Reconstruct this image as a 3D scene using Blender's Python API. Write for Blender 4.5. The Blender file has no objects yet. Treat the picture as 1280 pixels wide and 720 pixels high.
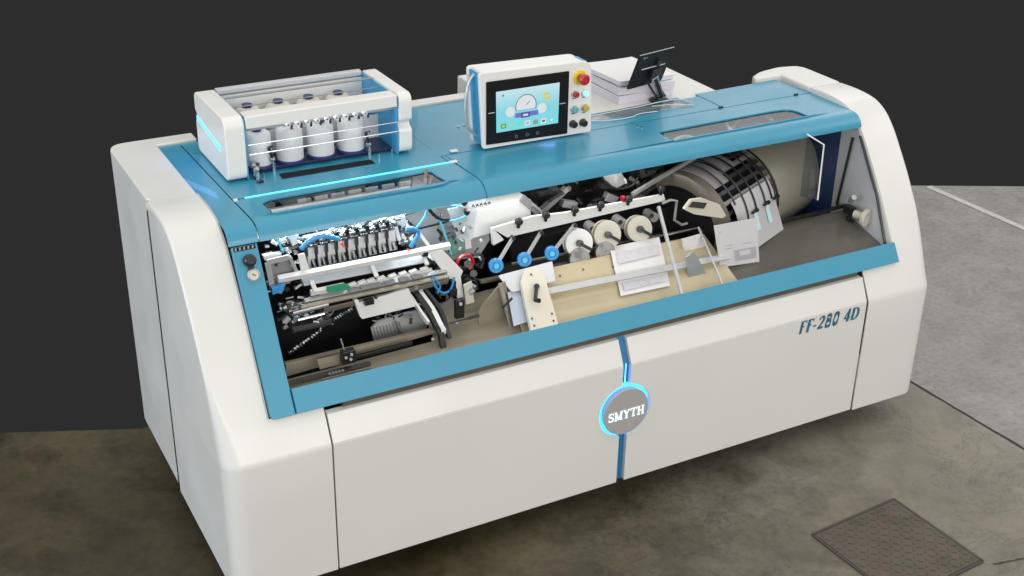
import bpy, bmesh, math, random
from mathutils import Vector, Matrix
random.seed(4)
V = Vector
scn = bpy.context.scene
COL = scn.collection
R = math.radians

# ------------------------------------------------------------------ camera
CAM = V((-0.9, -3.5913, 3.046)); F = 1617.59
CR = Matrix.Rotation(-0.4947, 3, 'Z') @ Matrix.Rotation(-0.0178, 3, 'Y') @ Matrix.Rotation(1.1066, 3, 'X')
cam = bpy.data.cameras.new('camera'); co = bpy.data.objects.new('camera', cam); COL.objects.link(co)
co.matrix_world = Matrix.Translation(CAM) @ CR.to_4x4()
cam.sensor_width = 36; cam.lens = 36 * F / 1280; cam.clip_start = .05; cam.clip_end = 200
scn.camera = co

def U(px, py, x=None, y=None, z=None):
    """a point of the photograph dropped on a real plane of the machine (x, y or z given)"""
    d = CR @ V(((px - 640) / F, -(py - 360) / F, -1))
    i, v = (0, x) if x is not None else (1, y) if y is not None else (2, z)
    return CAM + d * ((v - CAM[i]) / d[i])

def UP(px, py, P, n):
    d = CR @ V(((px - 640) / F, -(py - 360) / F, -1)); n = V(n)
    return CAM + d * ((V(P) - CAM).dot(n) / d.dot(n))

# ------------------------------------------------------------------ materials
MATS = {}
def mat(name, col, rough=.5, metal=0., bump=0., bscale=200., var=0., vscale=6., coat=0., emis=None, es=0., spec=.5, rvar=0.):
    if name in MATS: return MATS[name]
    m = bpy.data.materials.new(name); m.use_nodes = True; nt = m.node_tree; b = nt.nodes['Principled BSDF']
    b.inputs['Base Color'].default_value = (*col, 1); b.inputs['Roughness'].default_value = rough
    b.inputs['Metallic'].default_value = metal; b.inputs['Coat Weight'].default_value = coat
    b.inputs['Specular IOR Level'].default_value = spec
    tc = nt.nodes.new('ShaderNodeTexCoord')
    def noise(sc, det=4):
        n = nt.nodes.new('ShaderNodeTexNoise'); n.inputs['Scale'].default_value = sc; n.inputs['Detail'].default_value = det
        nt.links.new(tc.outputs['Object'], n.inputs['Vector']); return n
    if var:
        n = noise(vscale); mx = nt.nodes.new('ShaderNodeMix'); mx.data_type = 'RGBA'
        mx.inputs['A'].default_value = (*[c * (1 - var) for c in col], 1); mx.inputs['B'].default_value = (*[min(1, c * (1 + var)) for c in col], 1)
        nt.links.new(n.outputs['Fac'], mx.inputs['Factor']); nt.links.new(mx.outputs['Result'], b.inputs['Base Color'])
    if rvar:
        n = noise(vscale * 2.3); mr = nt.nodes.new('ShaderNodeMapRange')
        mr.inputs['From Min'].default_value = .3; mr.inputs['From Max'].default_value = .7
        mr.inputs['To Min'].default_value = max(.02, rough - rvar); mr.inputs['To Max'].default_value = rough + rvar
        nt.links.new(n.outputs['Fac'], mr.inputs['Value']); nt.links.new(mr.outputs['Result'], b.inputs['Roughness'])
    if bump:
        n = noise(bscale, 2); bp = nt.nodes.new('ShaderNodeBump'); bp.inputs['Strength'].default_value = bump; bp.inputs['Distance'].default_value = .002
        nt.links.new(n.outputs['Fac'], bp.inputs['Height']); nt.links.new(bp.outputs['Normal'], b.inputs['Normal'])
    if emis:
        b.inputs['Emission Color'].default_value = (*emis, 1); b.inputs['Emission Strength'].default_value = es
    MATS[name] = m; return m

white = mat('white_paint', (.67, .665, .63), .36, bump=.12, bscale=260, var=.035, vscale=1.5, rvar=.08, coat=.1)
white_b = mat('white_plastic', (.76, .75, .72), .35, var=.02, rvar=.05)
blue = mat('blue_paint', (.036, .262, .392), .34, metal=.0, bump=.22, bscale=320, var=.09, vscale=1.6, rvar=.09, coat=.2)
blue_b = mat('blue_panel', (.04, .30, .55), .4, bump=.1, bscale=300, var=.04)
navy = mat('navy_paint', (.012, .04, .13), .45, var=.1)
steel = mat('steel', (.42, .41, .40), .32, metal=.7, var=.08, vscale=14, rvar=.1)
chrome = mat('chrome', (.62, .62, .64), .2, metal=1)
alu = mat('aluminium', (.50, .51, .52), .42, metal=.6, var=.05, vscale=20, rvar=.08)
tan = mat('worn_steel', (.30, .26, .20), .4, metal=.2, var=.22, vscale=7, rvar=.12, bump=.1, bscale=60)
brown = mat('rail_steel', (.20, .175, .135), .42, metal=.2, var=.2, vscale=12, rvar=.1)
cream = mat('cream_plate', (.48, .41, .27), .32, metal=.15, var=.17, vscale=3.5, bump=.15, bscale=120, rvar=.12)
cream_d = mat('cream_drum', (.40, .375, .30), .3, metal=.35, var=.05, vscale=1.5, rvar=.05)
black = mat('black_plastic', (.012, .012, .013), .35, rvar=.08)
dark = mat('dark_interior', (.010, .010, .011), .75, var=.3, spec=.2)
dgrey = mat('dark_grey_metal', (.07, .07, .075), .4, metal=.6, var=.2)
grey = mat('grey_metal', (.27, .27, .28), .4, metal=.15, var=.12, rvar=.1)
lgrey = mat('light_grey_paint', (.52, .53, .55), .42, var=.05)
wplate = mat('white_plate', (.74, .74, .73), .4, var=.06, vscale=20)
paper = mat('paper', (.62, .61, .62), .8, var=.03, vscale=40)
print_ = mat('printed_grey', (.42, .41, .44), .8, var=.15, vscale=60)
hose = mat('blue_hose', (.03, .28, .65), .35, coat=.3)
tube_c = mat('cyan_tube', (.08, .55, .75), .3, coat=.3)
orange = mat('orange_plastic', (.75, .16, .08), .4)
green = mat('green_plastic', (.02, .28, .13), .4, var=.2, vscale=50)
red = mat('red_plastic', (.45, .012, .03), .3, coat=.4)
yellow = mat('yellow_plastic', (.75, .62, .03), .45)
ochre = mat('amber_plastic', (.5, .36, .08), .35)
teal = mat('teal_plastic', (.13, .38, .42), .35)
purple = mat('purple_plastic', (.025, .025, .14), .4)
spoolw = mat('thread_white', (.74, .74, .74), .75, bump=.5, bscale=500, var=.03)
ink = mat('blue_lettering', (.015, .12, .20), .5)
rubber = mat('rubber', (.01, .01, .01), .6)
beige = mat('beige_plastic', (.58, .55, .46), .45, var=.04)
whiteglow = mat('lit_white', (.8, .8, .8), .5, emis=(.85, .95, 1), es=1.6)
led_cyan = mat('led_cyan', (.1, .6, .8), .5, emis=(.10, .72, 1), es=1.5)
led_blue = mat('led_blue', (.05, .2, .9), .5, emis=(.05, .30, 1), es=7)
led_ring = mat('led_ring', (.1, .5, .9), .5, emis=(.03, .33, 1), es=3.4)
led_white = mat('led_white', (.9, .9, .9), .5, emis=(.85, .94, 1), es=6)
badge_m = mat('badge_metal', (.40, .385, .385), .45, metal=.1, var=.04, vscale=30)

def glass_mat(name, tint=(1, 1, 1), fac=.1, rough=.03):
    m = bpy.data.materials.new(name); m.use_nodes = True; nt = m.node_tree; nt.nodes.clear()
    o = nt.nodes.new('ShaderNodeOutputMaterial'); t = nt.nodes.new('ShaderNodeBsdfTransparent'); g = nt.nodes.new('ShaderNodeBsdfGlossy'); x = nt.nodes.new('ShaderNodeMixShader')
    t.inputs['Color'].default_value = (*tint, 1); g.inputs['Roughness'].default_value = rough
    fr = nt.nodes.new('ShaderNodeFresnel'); fr.inputs['IOR'].default_value = 1.5
    ad = nt.nodes.new('ShaderNodeMath'); ad.operation = 'ADD'; ad.inputs[1].default_value = fac; ad.use_clamp = True
    ge = nt.nodes.new('ShaderNodeNewGeometry'); iv = nt.nodes.new('ShaderNodeMath'); iv.operation = 'SUBTRACT'; iv.inputs[0].default_value = 1; nt.links.new(ge.outputs['Backfacing'], iv.inputs[1])
    ml = nt.nodes.new('ShaderNodeMath'); ml.operation = 'MULTIPLY'; nt.links.new(ad.outputs[0], ml.inputs[0]); nt.links.new(iv.outputs[0], ml.inputs[1])
    nt.links.new(fr.outputs[0], ad.inputs[0]); nt.links.new(ml.outputs[0], x.inputs[0])
    nt.links.new(t.outputs[0], x.inputs[1]); nt.links.new(g.outputs[0], x.inputs[2]); nt.links.new(x.outputs[0], o.inputs[0])
    return m
glass = glass_mat('window_glass', (.95, .97, .97), .03, .0)
acrylic = glass_mat('clear_acrylic', (.80, .84, .88), .03, .02)
def film_mat():
    m = bpy.data.materials.new('milky_sheet'); m.use_nodes = True; nt = m.node_tree; b = nt.nodes['Principled BSDF']
    b.inputs['Base Color'].default_value = (.72, .76, .8, 1); b.inputs['Roughness'].default_value = .35; b.inputs['Alpha'].default_value = .45
    return m
milky = film_mat()

# ------------------------------------------------------------------ mesh builder
class MB:
    def __init__(s): s.v = []; s.f = []; s.mi = []; s.m = 0
    def add(s, vs, fs):
        o = len(s.v); s.v += [V(p) for p in vs]; s.f += [tuple(i + o for i in f) for f in fs]; s.mi += [s.m] * len(fs); return s
    def box(s, c, d, rot=None):
        c = V(c); h = V(d) * .5; M = rot or Matrix.Identity(3)
        vs = [c + M @ V((a * h.x, b * h.y, e * h.z)) for a in (-1, 1) for b in (-1, 1) for e in (-1, 1)]
        return s.add(vs, [(0, 1, 3, 2), (4, 6, 7, 5), (0, 4, 5, 1), (2, 3, 7, 6), (0, 2, 6, 4), (1, 5, 7, 3)])
    def bar(s, P, Q, w, h, up=(0, 0, 1)):
        P = V(P); Q = V(Q); d = (Q - P).normalized(); u = V(up); a = d.cross(u)
        if a.length < 1e-4: a = d.cross(V((1, 0, 0)))
        a.normalize(); u = a.cross(d).normalized()
        vs = [p + a * (i * w / 2) + u * (j * h / 2) for p in (P, Q) for i, j in ((-1, -1), (1, -1), (1, 1), (-1, 1))]
        return s.add(vs, [(3, 2, 1, 0), (4, 5, 6, 7), (0, 1, 5, 4), (1, 2, 6, 5), (2, 3, 7, 6), (3, 0, 4, 7)])
    def cyl(s, P, Q, r, r2=None, n=20):
        P = V(P); Q = V(Q); return s.lathe(P, Q - P, [(0, r), ((Q - P).length, r if r2 is None else r2)], n)
    def lathe(s, P, ax, prof, n=24, caps=True):
        P = V(P); d = V(ax).normalized(); a = d.cross(V((0, 0, 1)))
        if a.length < 1e-3: a = V((1, 0, 0))
        a.normalize(); b = d.cross(a)
        vs = []; fs = []
        for t, r in prof:
            vs += [P + d * t + (a * math.cos(2 * math.pi * k / n) + b * math.sin(2 * math.pi * k / n)) * r for k in range(n)]
        for i in range(len(prof) - 1):
            for k in range(n):
                k2 = (k + 1) % n; fs.append((i * n + k, i * n + k2, (i + 1) * n + k2, (i + 1) * n + k))
        if caps:
            fs.append(tuple(range(n - 1, -1, -1))); fs.append(tuple((len(prof) - 1) * n + k for k in range(n)))
        return s.add(vs, fs)
    def tube(s, pts, r, n=8, bead=0, rr=None):
        pts = [V(p) for p in pts]; vs = []; fs = []; a = None
        for i, p in enumerate(pts):
            d = (pts[min(i + 1, len(pts) - 1)] - pts[max(i - 1, 0)]).normalized()
            if a is None:
                a = d.cross(V((0, 0, 1)))
                if a.length < 1e-3: a = d.cross(V((1, 0, 0)))
            a = (a - d * a.dot(d)).normalized(); b = d.cross(a)
            q = r * (1 + (bead if i % 2 else 0)) if rr is None else rr[i]
            vs += [p + (a * math.cos(2 * math.pi * k / n) + b * math.sin(2 * math.pi * k / n)) * q for k in range(n)]
        for i in range(len(pts) - 1):
            for k in range(n):
                k2 = (k + 1) % n; fs.append((i * n + k, i * n + k2, (i + 1) * n + k2, (i + 1) * n + k))
        fs.append(tuple(range(n - 1, -1, -1))); fs.append(tuple((len(pts) - 1) * n + k for k in range(n)))
        return s.add(vs, fs)
    def prism(s, poly, vec):
        poly = [V(p) for p in poly]; vec = V(vec); n = len(poly)
        vs = poly + [p + vec for p in poly]
        return s.add(vs, [tuple(range(n)), tuple(range(2 * n - 1, n - 1, -1))] + [(i, i + n, (i + 1) % n + n, (i + 1) % n) for i in range(n)])
    def sheet(s, grid, t=0):
        n = len(grid[0]); vs = [p for r in grid for p in r]
        fs = [(i * n + j, i * n + j + 1, (i + 1) * n + j + 1, (i + 1) * n + j) for i in range(len(grid) - 1) for j in range(n - 1)]
        return s.add(vs, fs)
    def build(s, name, mats, parent=None, bevel=0, solid=0, ang=30, seg=2, loc=None, off=-1):
        me = bpy.data.meshes.new(name); me.from_pydata([tuple(p) for p in s.v], [], s.f)
        if not isinstance(mats, (list, tuple)): mats = [mats]
        for m in mats: me.materials.append(m)
        for p, i in zip(me.polygons, s.mi): p.material_index = i; p.use_smooth = True
        bm = bmesh.new(); bm.from_mesh(me); bmesh.ops.recalc_face_normals(bm, faces=bm.faces)
        bm.to_mesh(me); bm.free()
        me.set_sharp_from_angle(angle=R(ang))
        o = bpy.data.objects.new(name, me); COL.objects.link(o)
        if solid:
            md = o.modifiers.new('solid', 'SOLIDIFY'); md.thickness = solid; md.offset = off
            md = o.modifiers.new('split', 'EDGE_SPLIT'); md.split_angle = R(ang); md.use_edge_sharp = False
        if bevel:
            md = o.modifiers.new('bevel', 'BEVEL'); md.width = bevel; md.segments = seg; md.limit_method = 'ANGLE'; md.angle_limit = R(40); md.harden_normals = True
        if parent is not None:
            o.parent = parent
            pm = parent
            M = Matrix.Identity(4)
            while pm is not None:
                if pm.type == 'EMPTY': M = Matrix.Translation(-pm.location) @ M if pm.rotation_euler.z == 0 else (Matrix.Translation(pm.location) @ Matrix.Rotation(pm.rotation_euler.z, 4, 'Z')).inverted() @ M
                pm = pm.parent
            if not LOCAL: o.matrix_parent_inverse = M if parent.type == 'EMPTY' else Matrix.Identity(4)
        return o
LOCAL = False

def tag(o, label=None, cat=None, group=None, kind=None):
    if label: o['label'] = label
    if cat: o['category'] = cat
    if group: o['group'] = group
    if kind: o['kind'] = kind
    return o
def empty(name, loc, label, cat, group=None):
    o = bpy.data.objects.new(name, None); COL.objects.link(o); o.location = loc; o.empty_display_size = .1
    return tag(o, label, cat, group)
def rpoly(pts, r, n=5):
    """round the corners of a polygon of Vectors"""
    out = []; N = len(pts); pts = [V(p) for p in pts]
    for i, p in enumerate(pts):
        rr = r[i] if isinstance(r, (list, tuple)) else r
        if rr <= 0: out.append(p); continue
        a = pts[i - 1] - p; b = pts[(i + 1) % N] - p; q = min(rr, a.length * .49, b.length * .49)
        A = p + a.normalized() * q; B = p + b.normalized() * q
        for k in range(n + 1):
            t = k / n; out.append(A * (1 - t) ** 2 + p * 2 * t * (1 - t) + B * t * t)
    return out
def plate_hole(outer, holes, z):
    """flat plate outline with holes as triangles"""
    bm = bmesh.new(); es = []
    for lp in [outer] + holes:
        vs = [bm.verts.new((p[0], p[1], z)) for p in lp]
        es += [bm.edges.new((vs[i], vs[(i + 1) % len(vs)])) for i in range(len(vs))]
    bmesh.ops.triangle_fill(bm, use_beauty=True, use_dissolve=False, edges=es)
    bm.verts.index_update()
    r = [v.co.copy() for v in bm.verts], [tuple(v.index for v in f.verts) for f in bm.faces]
    bm.free(); return r
def cr(pts, n=6):
    """catmull-rom through points"""
    pts = [V(p) for p in pts]; P = [pts[0] * 2 - pts[1]] + pts + [pts[-1] * 2 - pts[-2]]; out = []
    for i in range(1, len(P) - 2):
        for k in range(n):
            t = k / n; a, b, c, d = P[i - 1:i + 3]
            out.append(.5 * ((2 * b) + (c - a) * t + (2 * a - 5 * b + 4 * c - d) * t * t + (3 * b - a - 3 * c + d) * t ** 3))
    out.append(pts[-1]); return out

# ------------------------------------------------------------------ setting
GZ = -.13
def floor_mat():
    m = bpy.data.materials.new('concrete'); m.use_nodes = True; nt = m.node_tree; b = nt.nodes['Principled BSDF']; L = nt.links
    tc = nt.nodes.new('ShaderNodeTexCoord')
    def noise(sc, det=6, dist=0, rough=.6):
        n = nt.nodes.new('ShaderNodeTexNoise'); n.inputs['Scale'].default_value = sc; n.inputs['Detail'].default_value = det; n.inputs['Distortion'].default_value = dist; n.inputs['Roughness'].default_value = rough
        L.new(tc.outputs['Object'], n.inputs['Vector']); return n
    def ramp(src, stops):
        r = nt.nodes.new('ShaderNodeValToRGB'); e = r.color_ramp.elements
        while len(e) < len(stops): e.new(.5)
        for q, (p, c) in zip(e, stops): q.position = p; q.color = (*c, 1)
        L.new(src, r.inputs[0]); return r
    def mix(f, a, bb, mode='MIX'):
        x = nt.nodes.new('ShaderNodeMix'); x.data_type = 'RGBA'; x.blend_type = mode
        if isinstance(f, float): x.inputs['Factor'].default_value = f
        else: L.new(f, x.inputs['Factor'])
        L.new(a, x.inputs['A']); L.new(bb, x.inputs['B']); return x.outputs['Result']
    n1 = noise(1.3, 8, .8); n2 = noise(5.5, 8, .3); n3 = noise(32, 9, .3, .7); n4 = noise(.7, 4, .5)
    base = ramp(n1.outputs['Fac'], [(.3, (.10, .09, .063)), (.5, (.155, .142, .108)), (.68, (.22, .207, .167))])
    c2 = ramp(n2.outputs['Fac'], [(.3, (.55, .53, .5)), (.55, (1, 1, 1)), (.75, (1.0, .99, .97))])
    c3 = ramp(n3.outputs['Fac'], [(.32, (.74, .74, .73)), (.52, (1, 1, 1)), (.72, (1.14, 1.14, 1.12))])
    c4 = ramp(n4.outputs['Fac'], [(.36, (1.0, .93, .80)), (.62, (.94, .96, 1.0))])
    o = mix(1.0, base.outputs[0], c2.outputs[0], 'MULTIPLY'); o = mix(1.0, o, c3.outputs[0], 'MULTIPLY'); o = mix(1.0, o, c4.outputs[0], 'MULTIPLY')
    vor = nt.nodes.new('ShaderNodeTexVoronoi'); vor.inputs['Scale'].default_value = 5.5; L.new(tc.outputs['Object'], vor.inputs['Vector'])
    sp = ramp(vor.outputs['Distance'], [(.015, (.3, .28, .25)), (.04, (1, 1, 1))]); o = mix(1.0, o, sp.outputs[0], 'MULTIPLY')
    # the newer, greyer slab beyond the joint (x > 3.42)
    sx = nt.nodes.new('ShaderNodeSeparateXYZ'); L.new(tc.outputs['Object'], sx.inputs[0])
    mr = nt.nodes.new('ShaderNodeMapRange'); mr.inputs['From Min'].default_value = 3.405; mr.inputs['From Max'].default_value = 3.435; L.new(sx.outputs['X'], mr.inputs['Value'])
    gr = ramp(n2.outputs['Fac'], [(.25, (.205, .195, .178)), (.5, (.26, .25, .238)), (.75, (.31, .298, .29))])
    g3 = mix(1.0, gr.outputs[0], c3.outputs[0], 'MULTIPLY')
    n5 = noise(1.1, 5, 1.2); lo = ramp(n5.outputs['Fac'], [(.3, (.80, .78, .74)), (.5, (1, .99, .98)), (.7, (1.08, 1.05, 1.07))]); g3 = mix(1.0, g3, lo.outputs[0], 'MULTIPLY')
    mm = nt.nodes.new('ShaderNodeMapRange'); mm.inputs['From Min'].default_value = 2.2; mm.inputs['From Max'].default_value = 3.5; mm.inputs['To Max'].default_value = .8; L.new(sx.outputs['X'], mm.inputs['Value'])
    g4 = ramp(n2.outputs['Fac'], [(.25, (.16, .148, .12)), (.5, (.225, .21, .175)), (.75, (.28, .265, .225))]); o = mix(mm.outputs['Result'], o, g4.outputs[0])
    n6 = noise(2.2, 12, 2.5, .75); cr_ = ramp(n6.outputs['Fac'], [(.485, (1, 1, 1)), (.498, (.62, .6, .56)), (.502, (.62, .6, .56)), (.515, (1, 1, 1))])
    n7 = noise(.9, 2); ck = ramp(n7.outputs['Fac'], [(.5, (0, 0, 0)), (.56, (1, 1, 1))]); o = mix(ck.outputs[0], o, mix(1.0, o, cr_.outputs[0], 'MULTIPLY'))
    o = mix(mr.outputs['Result'], o, g3)
    # shade painted in: concrete multiplied darker and browner toward the left
    ml = nt.nodes.new('ShaderNodeMapRange'); ml.inputs['From Min'].default_value = 2.7; ml.inputs['From Max'].default_value = .9; L.new(sx.outputs['X'], ml.inputs['Value'])
    hs = ramp(n4.outputs['Fac'], [(.3, (.34, .30, .20)), (.7, (.42, .38, .27))]); dk = mix(1.0, o, hs.outputs[0], 'MULTIPLY')
    o = mix(ml.outputs['Result'], o, dk)
    L.new(o, b.inputs['Base Color'])
    rr = ramp(n2.outputs['Fac'], [(.3, (.42, .42, .42)), (.7, (.7, .7, .7))]); L.new(rr.outputs[0], b.inputs['Roughness'])
    bp = nt.nodes.new('ShaderNodeBump'); bp.inputs['Strength'].default_value = .25; bp.inputs['Distance'].default_value = .004
    L.new(n3.outputs['Fac'], bp.inputs['Height']); L.new(bp.outputs[0], b.inputs['Normal'])
    return m
conc = floor_mat()
o = MB().add([(-9, -6, GZ), (12, -6, GZ), (12, -1.312, GZ), (5.29, 2.105, GZ), (3.0, 3.27, GZ), (1.2, 1.9, GZ), (.02, 1.461, GZ), (-9, 5.419, GZ)], [tuple(range(8))]).build('floor', conc); tag(o, kind='structure')
jm = mat('joint_dark', (.03, .027, .022), .8); lm_ = mat('floor_line_paint', (.5, .48, .46), .7, var=.25, vscale=30)
def strip(P, Q, w, m, name, h=.003):
    P = V(P); Q = V(Q); d = (Q - P).normalized(); a = V((-d.y, d.x, 0)) * w / 2
    n = 40; g = []
    for i in range(n + 1):
        t = i / n; p = P + (Q - P) * t + a.normalized() * random.uniform(-.0016, .0016); k = random.uniform(.7, 1.2) if w < .02 else 1
        g.append([p - a * k, p + a * k])
    for r in g:
        for p in r: p.z = GZ + h
    o = MB().sheet(g).build(name, m); tag(o, kind='structure')
strip((3.33, 1.9, 0), (3.445, -.47, 0), .012, jm, 'floor_joint')
strip((3.445, -.47, 0), (3.50, -1.6, 0), .012, jm, 'floor_joint')
strip((5.335, 2.06, 0), (5.40, .6, 0), .05, lm_, 'floor_line')
strip((2.70, -.975, 0), (3.45, -1.13, 0), .006, jm, 'floor_joint')

# drain cover in the floor
hatch = empty('floor_hatch', (2.43, -.73, GZ), 'rusty square chequer plate hatch set in the concrete floor', 'hatch')
hm = mat('rusty_plate', (.098, .083, .064), .6, metal=.35, var=.35, vscale=14, bump=.3, bscale=80)
hf = mat('hatch_frame', (.07, .06, .05), .6, metal=.4, var=.3, vscale=20)
H4 = [V((2.652, -.477, 0)), V((2.19, -.51, 0)), V((2.215, -.975, 0)), V((2.675, -.942, 0))]
cH = sum(H4, V()) / 4
b = MB(); b.prism([p + V((0, 0, GZ + .001)) for p in [cH + (q - cH) * .965 for q in H4]], (0, 0, .006)); b.build('plate', hm, hatch, bevel=.001)
b = MB()
for i in range(4):
    P = H4[i] + V((0, 0, GZ + .003)); Q = H4[(i + 1) % 4] + V((0, 0, GZ + .003)); b.bar(P, Q, .012, .006)
b.build('frame', hf, hatch)
b = MB(); e1 = H4[3] - H4[0]; e2 = H4[1] - H4[0]
for i in range(14):
    for j in range(14):
        c = H4[0] + e1 * (.06 + .88 * i / 13) + e2 * (.06 + .88 * j / 13); c.z = GZ + .008
        an = R(45) if (i + j) % 2 else R(-45); b.box(c, (.022, .006, .003), Matrix.Rotation(an, 3, 'Z'))
b.build('tread', hm, hatch)

# ------------------------------------------------------------------ the machine
LX = 3.2; A = .381; B = .183; Y3 = .735
M = empty('bookbinding_machine', (1.6, .65, GZ), 'long white and turquoise bookbinding machine with glass topped working bay on concrete floor', 'machine')
prof_u = cr([(0, Y3, 1.245), (0, .64, 1.248), (0, .55, 1.243), (0, .49, 1.229), (0, .43, 1.194), (0, .375, 1.138), (0, .325, 1.072), (0, .26, .98), (0, .20, .885), (0, .135, .775), (0, .069, .662)], 5)
prof_l = [V((0, .057, .642)), V((0, .03, .592)), V((0, .008, .552)), V((0, .002, .540)), V((0, 0, .525)), V((0, 0, .35)), V((0, 0, .18)), V((0, 0, 0))]
prof = prof_u + prof_l; NS = len(prof_u)
def cap_front(side):
    b = MB(); n = len(prof); rows = []
    for i, p in enumerate(prof):
        t = (prof[min(i + 1, n - 1)] - prof[max(i - 1, 0)]).normalized(); nr = V((0, t.z, -t.y))  # outward (front/up)
        k = min(1, max(0, (.86 - p.z) / .34)); r = .012 + .064 * k * k * (3 - 2 * k)
        row = [V((r * (1 - math.cos(R(th))), p.y, p.z)) - nr * (r * (1 - math.sin(R(th)))) for th in range(0, 91, 15)]
        row.append(V((B, p.y, p.z))); row.append(V((A - .003, p.y, p.z)))
        rows.append(row)
    m = len(rows[0])
    for i in range(1, n):
        if prof[i].z < 1.0:
            for j in range(m):
                rows[i][j].z = min(rows[i][j].z, rows[i - 1][j].z - .0004)
    for r in rows:
        for p in r: p.z = max(p.z, 0)
    X = (lambda p: p) if side < 0 else (lambda p: V((LX - p.x, p.y, p.z)))
    vs = [X(p) for r in rows for p in r]; fs = []
    for i in range(n - 1):
        for j in range(m - 1):
            if j == m - 2 and i < NS - 1: continue
            fs.append((i * m + j, i * m + j + 1, (i + 1) * m + j + 1, (i + 1) * m + j))
    o0 = len(vs); vs += [X(V((0, Y3, p[0].z))) for p in rows]
    for i in range(n - 1): fs.append((i * m, (i + 1) * m, o0 + i + 1, o0 + i))
    b.add(vs, fs); bb = b.build('end_cap', white, M, solid=.006, ang=24)
    return bb
cap_front(-1); cap_front(1)
# inner return faces of the front caps
for s in (0, 1):
    b = MB(); X = (lambda x: x) if s == 0 else (lambda x: LX - x)
    g = [[V((X(B - .002), p.y + .0, p.z)), V((X(B - .002), p.y + .03, p.z - .03))] for p in prof_u]
    b.sheet(g).build('cap_edge', white, M, solid=.004)
# rear caps
def rear_cap(pl, rad, zt=1.24):
    b = MB(); pl = rpoly([V((x, y, 0)) for x, y in pl], rad, 8)
    b.prism(pl, (0, 0, zt)); return b.build('rear_cap', white, M, bevel=.011, seg=3)
rear_cap([(.006, Y3 + .040), (.016, Y3 + .030), (.016, Y3 + .011), (B, Y3 + .011), (B, 1.305), (.345, 1.305), (.345, 1.385), (0.006, 1.385)], [0, 0, 0, 0, 0, 0, 0, .075])
b = MB(); b.box((.0095, Y3 + .020, .60), (.012, .04, 1.19)); b.build('seam_shade', rubber, M)  # black filler strip standing in for the dark of the cap seam
rear_cap([(LX, Y3 + .011), (LX, 1.0), (3.175, 1.04), (3.08, 1.06), (2.95, 1.035), (2.875, .99), (2.875, .957), (3.017, .957), (LX - B, Y3 + .011)], [0, .03, .03, .03, .03, .02, 0, 0, 0], 1.252)
b = MB(); b.box((LX / 2, Y3 + .004, .6), (LX - .03, .012, 1.16)); b.build('seam_backing', rubber, M)  # black backing added inside so the cap seam reads dark
# underframe and back
b = MB(); b.box((1.6, .72, -.05), (2.7, 1.0, .14)); b.box((1.6, .98, .3), (2.8, .02, .62)); b.build('underframe', dark, M)
b = MB(); b.box((1.5, 1.335, .50), (2.0, .05, 1.0)); b.build('rear_wall', white, M)

# roof
ZR = 1.23
lip = cr([(0, .47, ZR), (0, .44, ZR - .003), (0, .415, ZR - .013), (0, .396, ZR - .032), (0, .386, ZR - .056)], 4)
def roof_front(x0b, x1b, x0f, x1f, yb, hole=None):
    b = MB(); fl = .47
    f = (fl - .386) / (yb - .386) if yb > .386 else 0
    xa = x0b + (x0f - x0b) * .75; xc = x1b + (x1f - x1b) * .75
    out = [V((x0b, yb, 0)), V((xa, fl, 0)), V((xc, fl, 0)), V((x1b, yb, 0))]
    vs, fs = plate_hole(out, hole or [], ZR); b.add(vs, fs)
    g = [[V((xa + (x0f - xa) * i / (len(lip) - 1), p.y, p.z)), V((xc + (x1f - xc) * i / (len(lip) - 1), p.y, p.z))] for i, p in enumerate(lip)]
    b.sheet(g)
    bm = None
    return b.build('roof_panel', blue, M, solid=.006, ang=25)
def roof_flat(pl, hole=None):
    vs, fs = plate_hole([V((x, y, 0)) for x, y in pl], hole or [], ZR)
    return MB().add(vs, fs).build('roof_panel', blue, M, solid=.006, ang=25)
g_ = .0028
win1 = rpoly([U(x, y, z=ZR) for x, y in [(327, 254), (336, 249), (537, 213.5), (562, 228.5), (551, 232.5), (342, 268.5)]], [.01, .02, .015, .01, .01, .02])
win2 = rpoly([U(x, y, z=ZR) for x, y in [(822, 165), (843, 177.5), (1014, 146), (988, 135.5), (962, 139)]], [.004, .01, .012, .05, .03])
win3 = rpoly([U(x, y, z=ZR) for x, y in [(738, 144), (846, 123.5), (868, 131.5), (815, 138), (740, 152)]], [.01, .02, .02, .02, .01])
# left side strip
roof_front(B + .001, .285 - g_, B + .001, .293 - g_, .66)
roof_flat([(B + .001, .66), (.285 - g_, .66), (.272 - g_, 1.30), (B + .001, 1.30)])
roof_front(.288, 1.165 - g_, .296, 1.178 - g_, .645, [win1])
roof_flat([(.287, .655), (1.15 - g_, .655), (1.143 - g_, 1.30), (.275, 1.30)])
roof_front(1.168, LX - B - .001, 1.18, LX - B - .001, .725, [win2])
roof_flat([(1.146, .731), (2.518 - g_, .731), (2.518 - g_, .905), (1.80, .905), (1.80, 1.305), (1.146, 1.305)], [win3])
roof_flat([(2.521, .731), (LX - B - .001, .731), (LX - B - .03, .955), (2.521, .94)])
roof_flat([(1.151, .655), (1.166, .655), (1.166, .7285), (1.151, .7285)])
# rack deck light strip
P = V((.33, .649, ZR + .001)); Q = V((1.15, .649, ZR + .001))
b = MB(); b.bar(P, Q, .0045, .005); b.build('light_strip', led_cyan, M)
for q_ in (((1.163, .643, ZR + .004), (.03, .012, .008)), ((.292, .64, ZR + .003), (.014, .012, .008))): b = MB(); b.box(*q_); b.build('strip_clip', white_b, M, bevel=.001)
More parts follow.
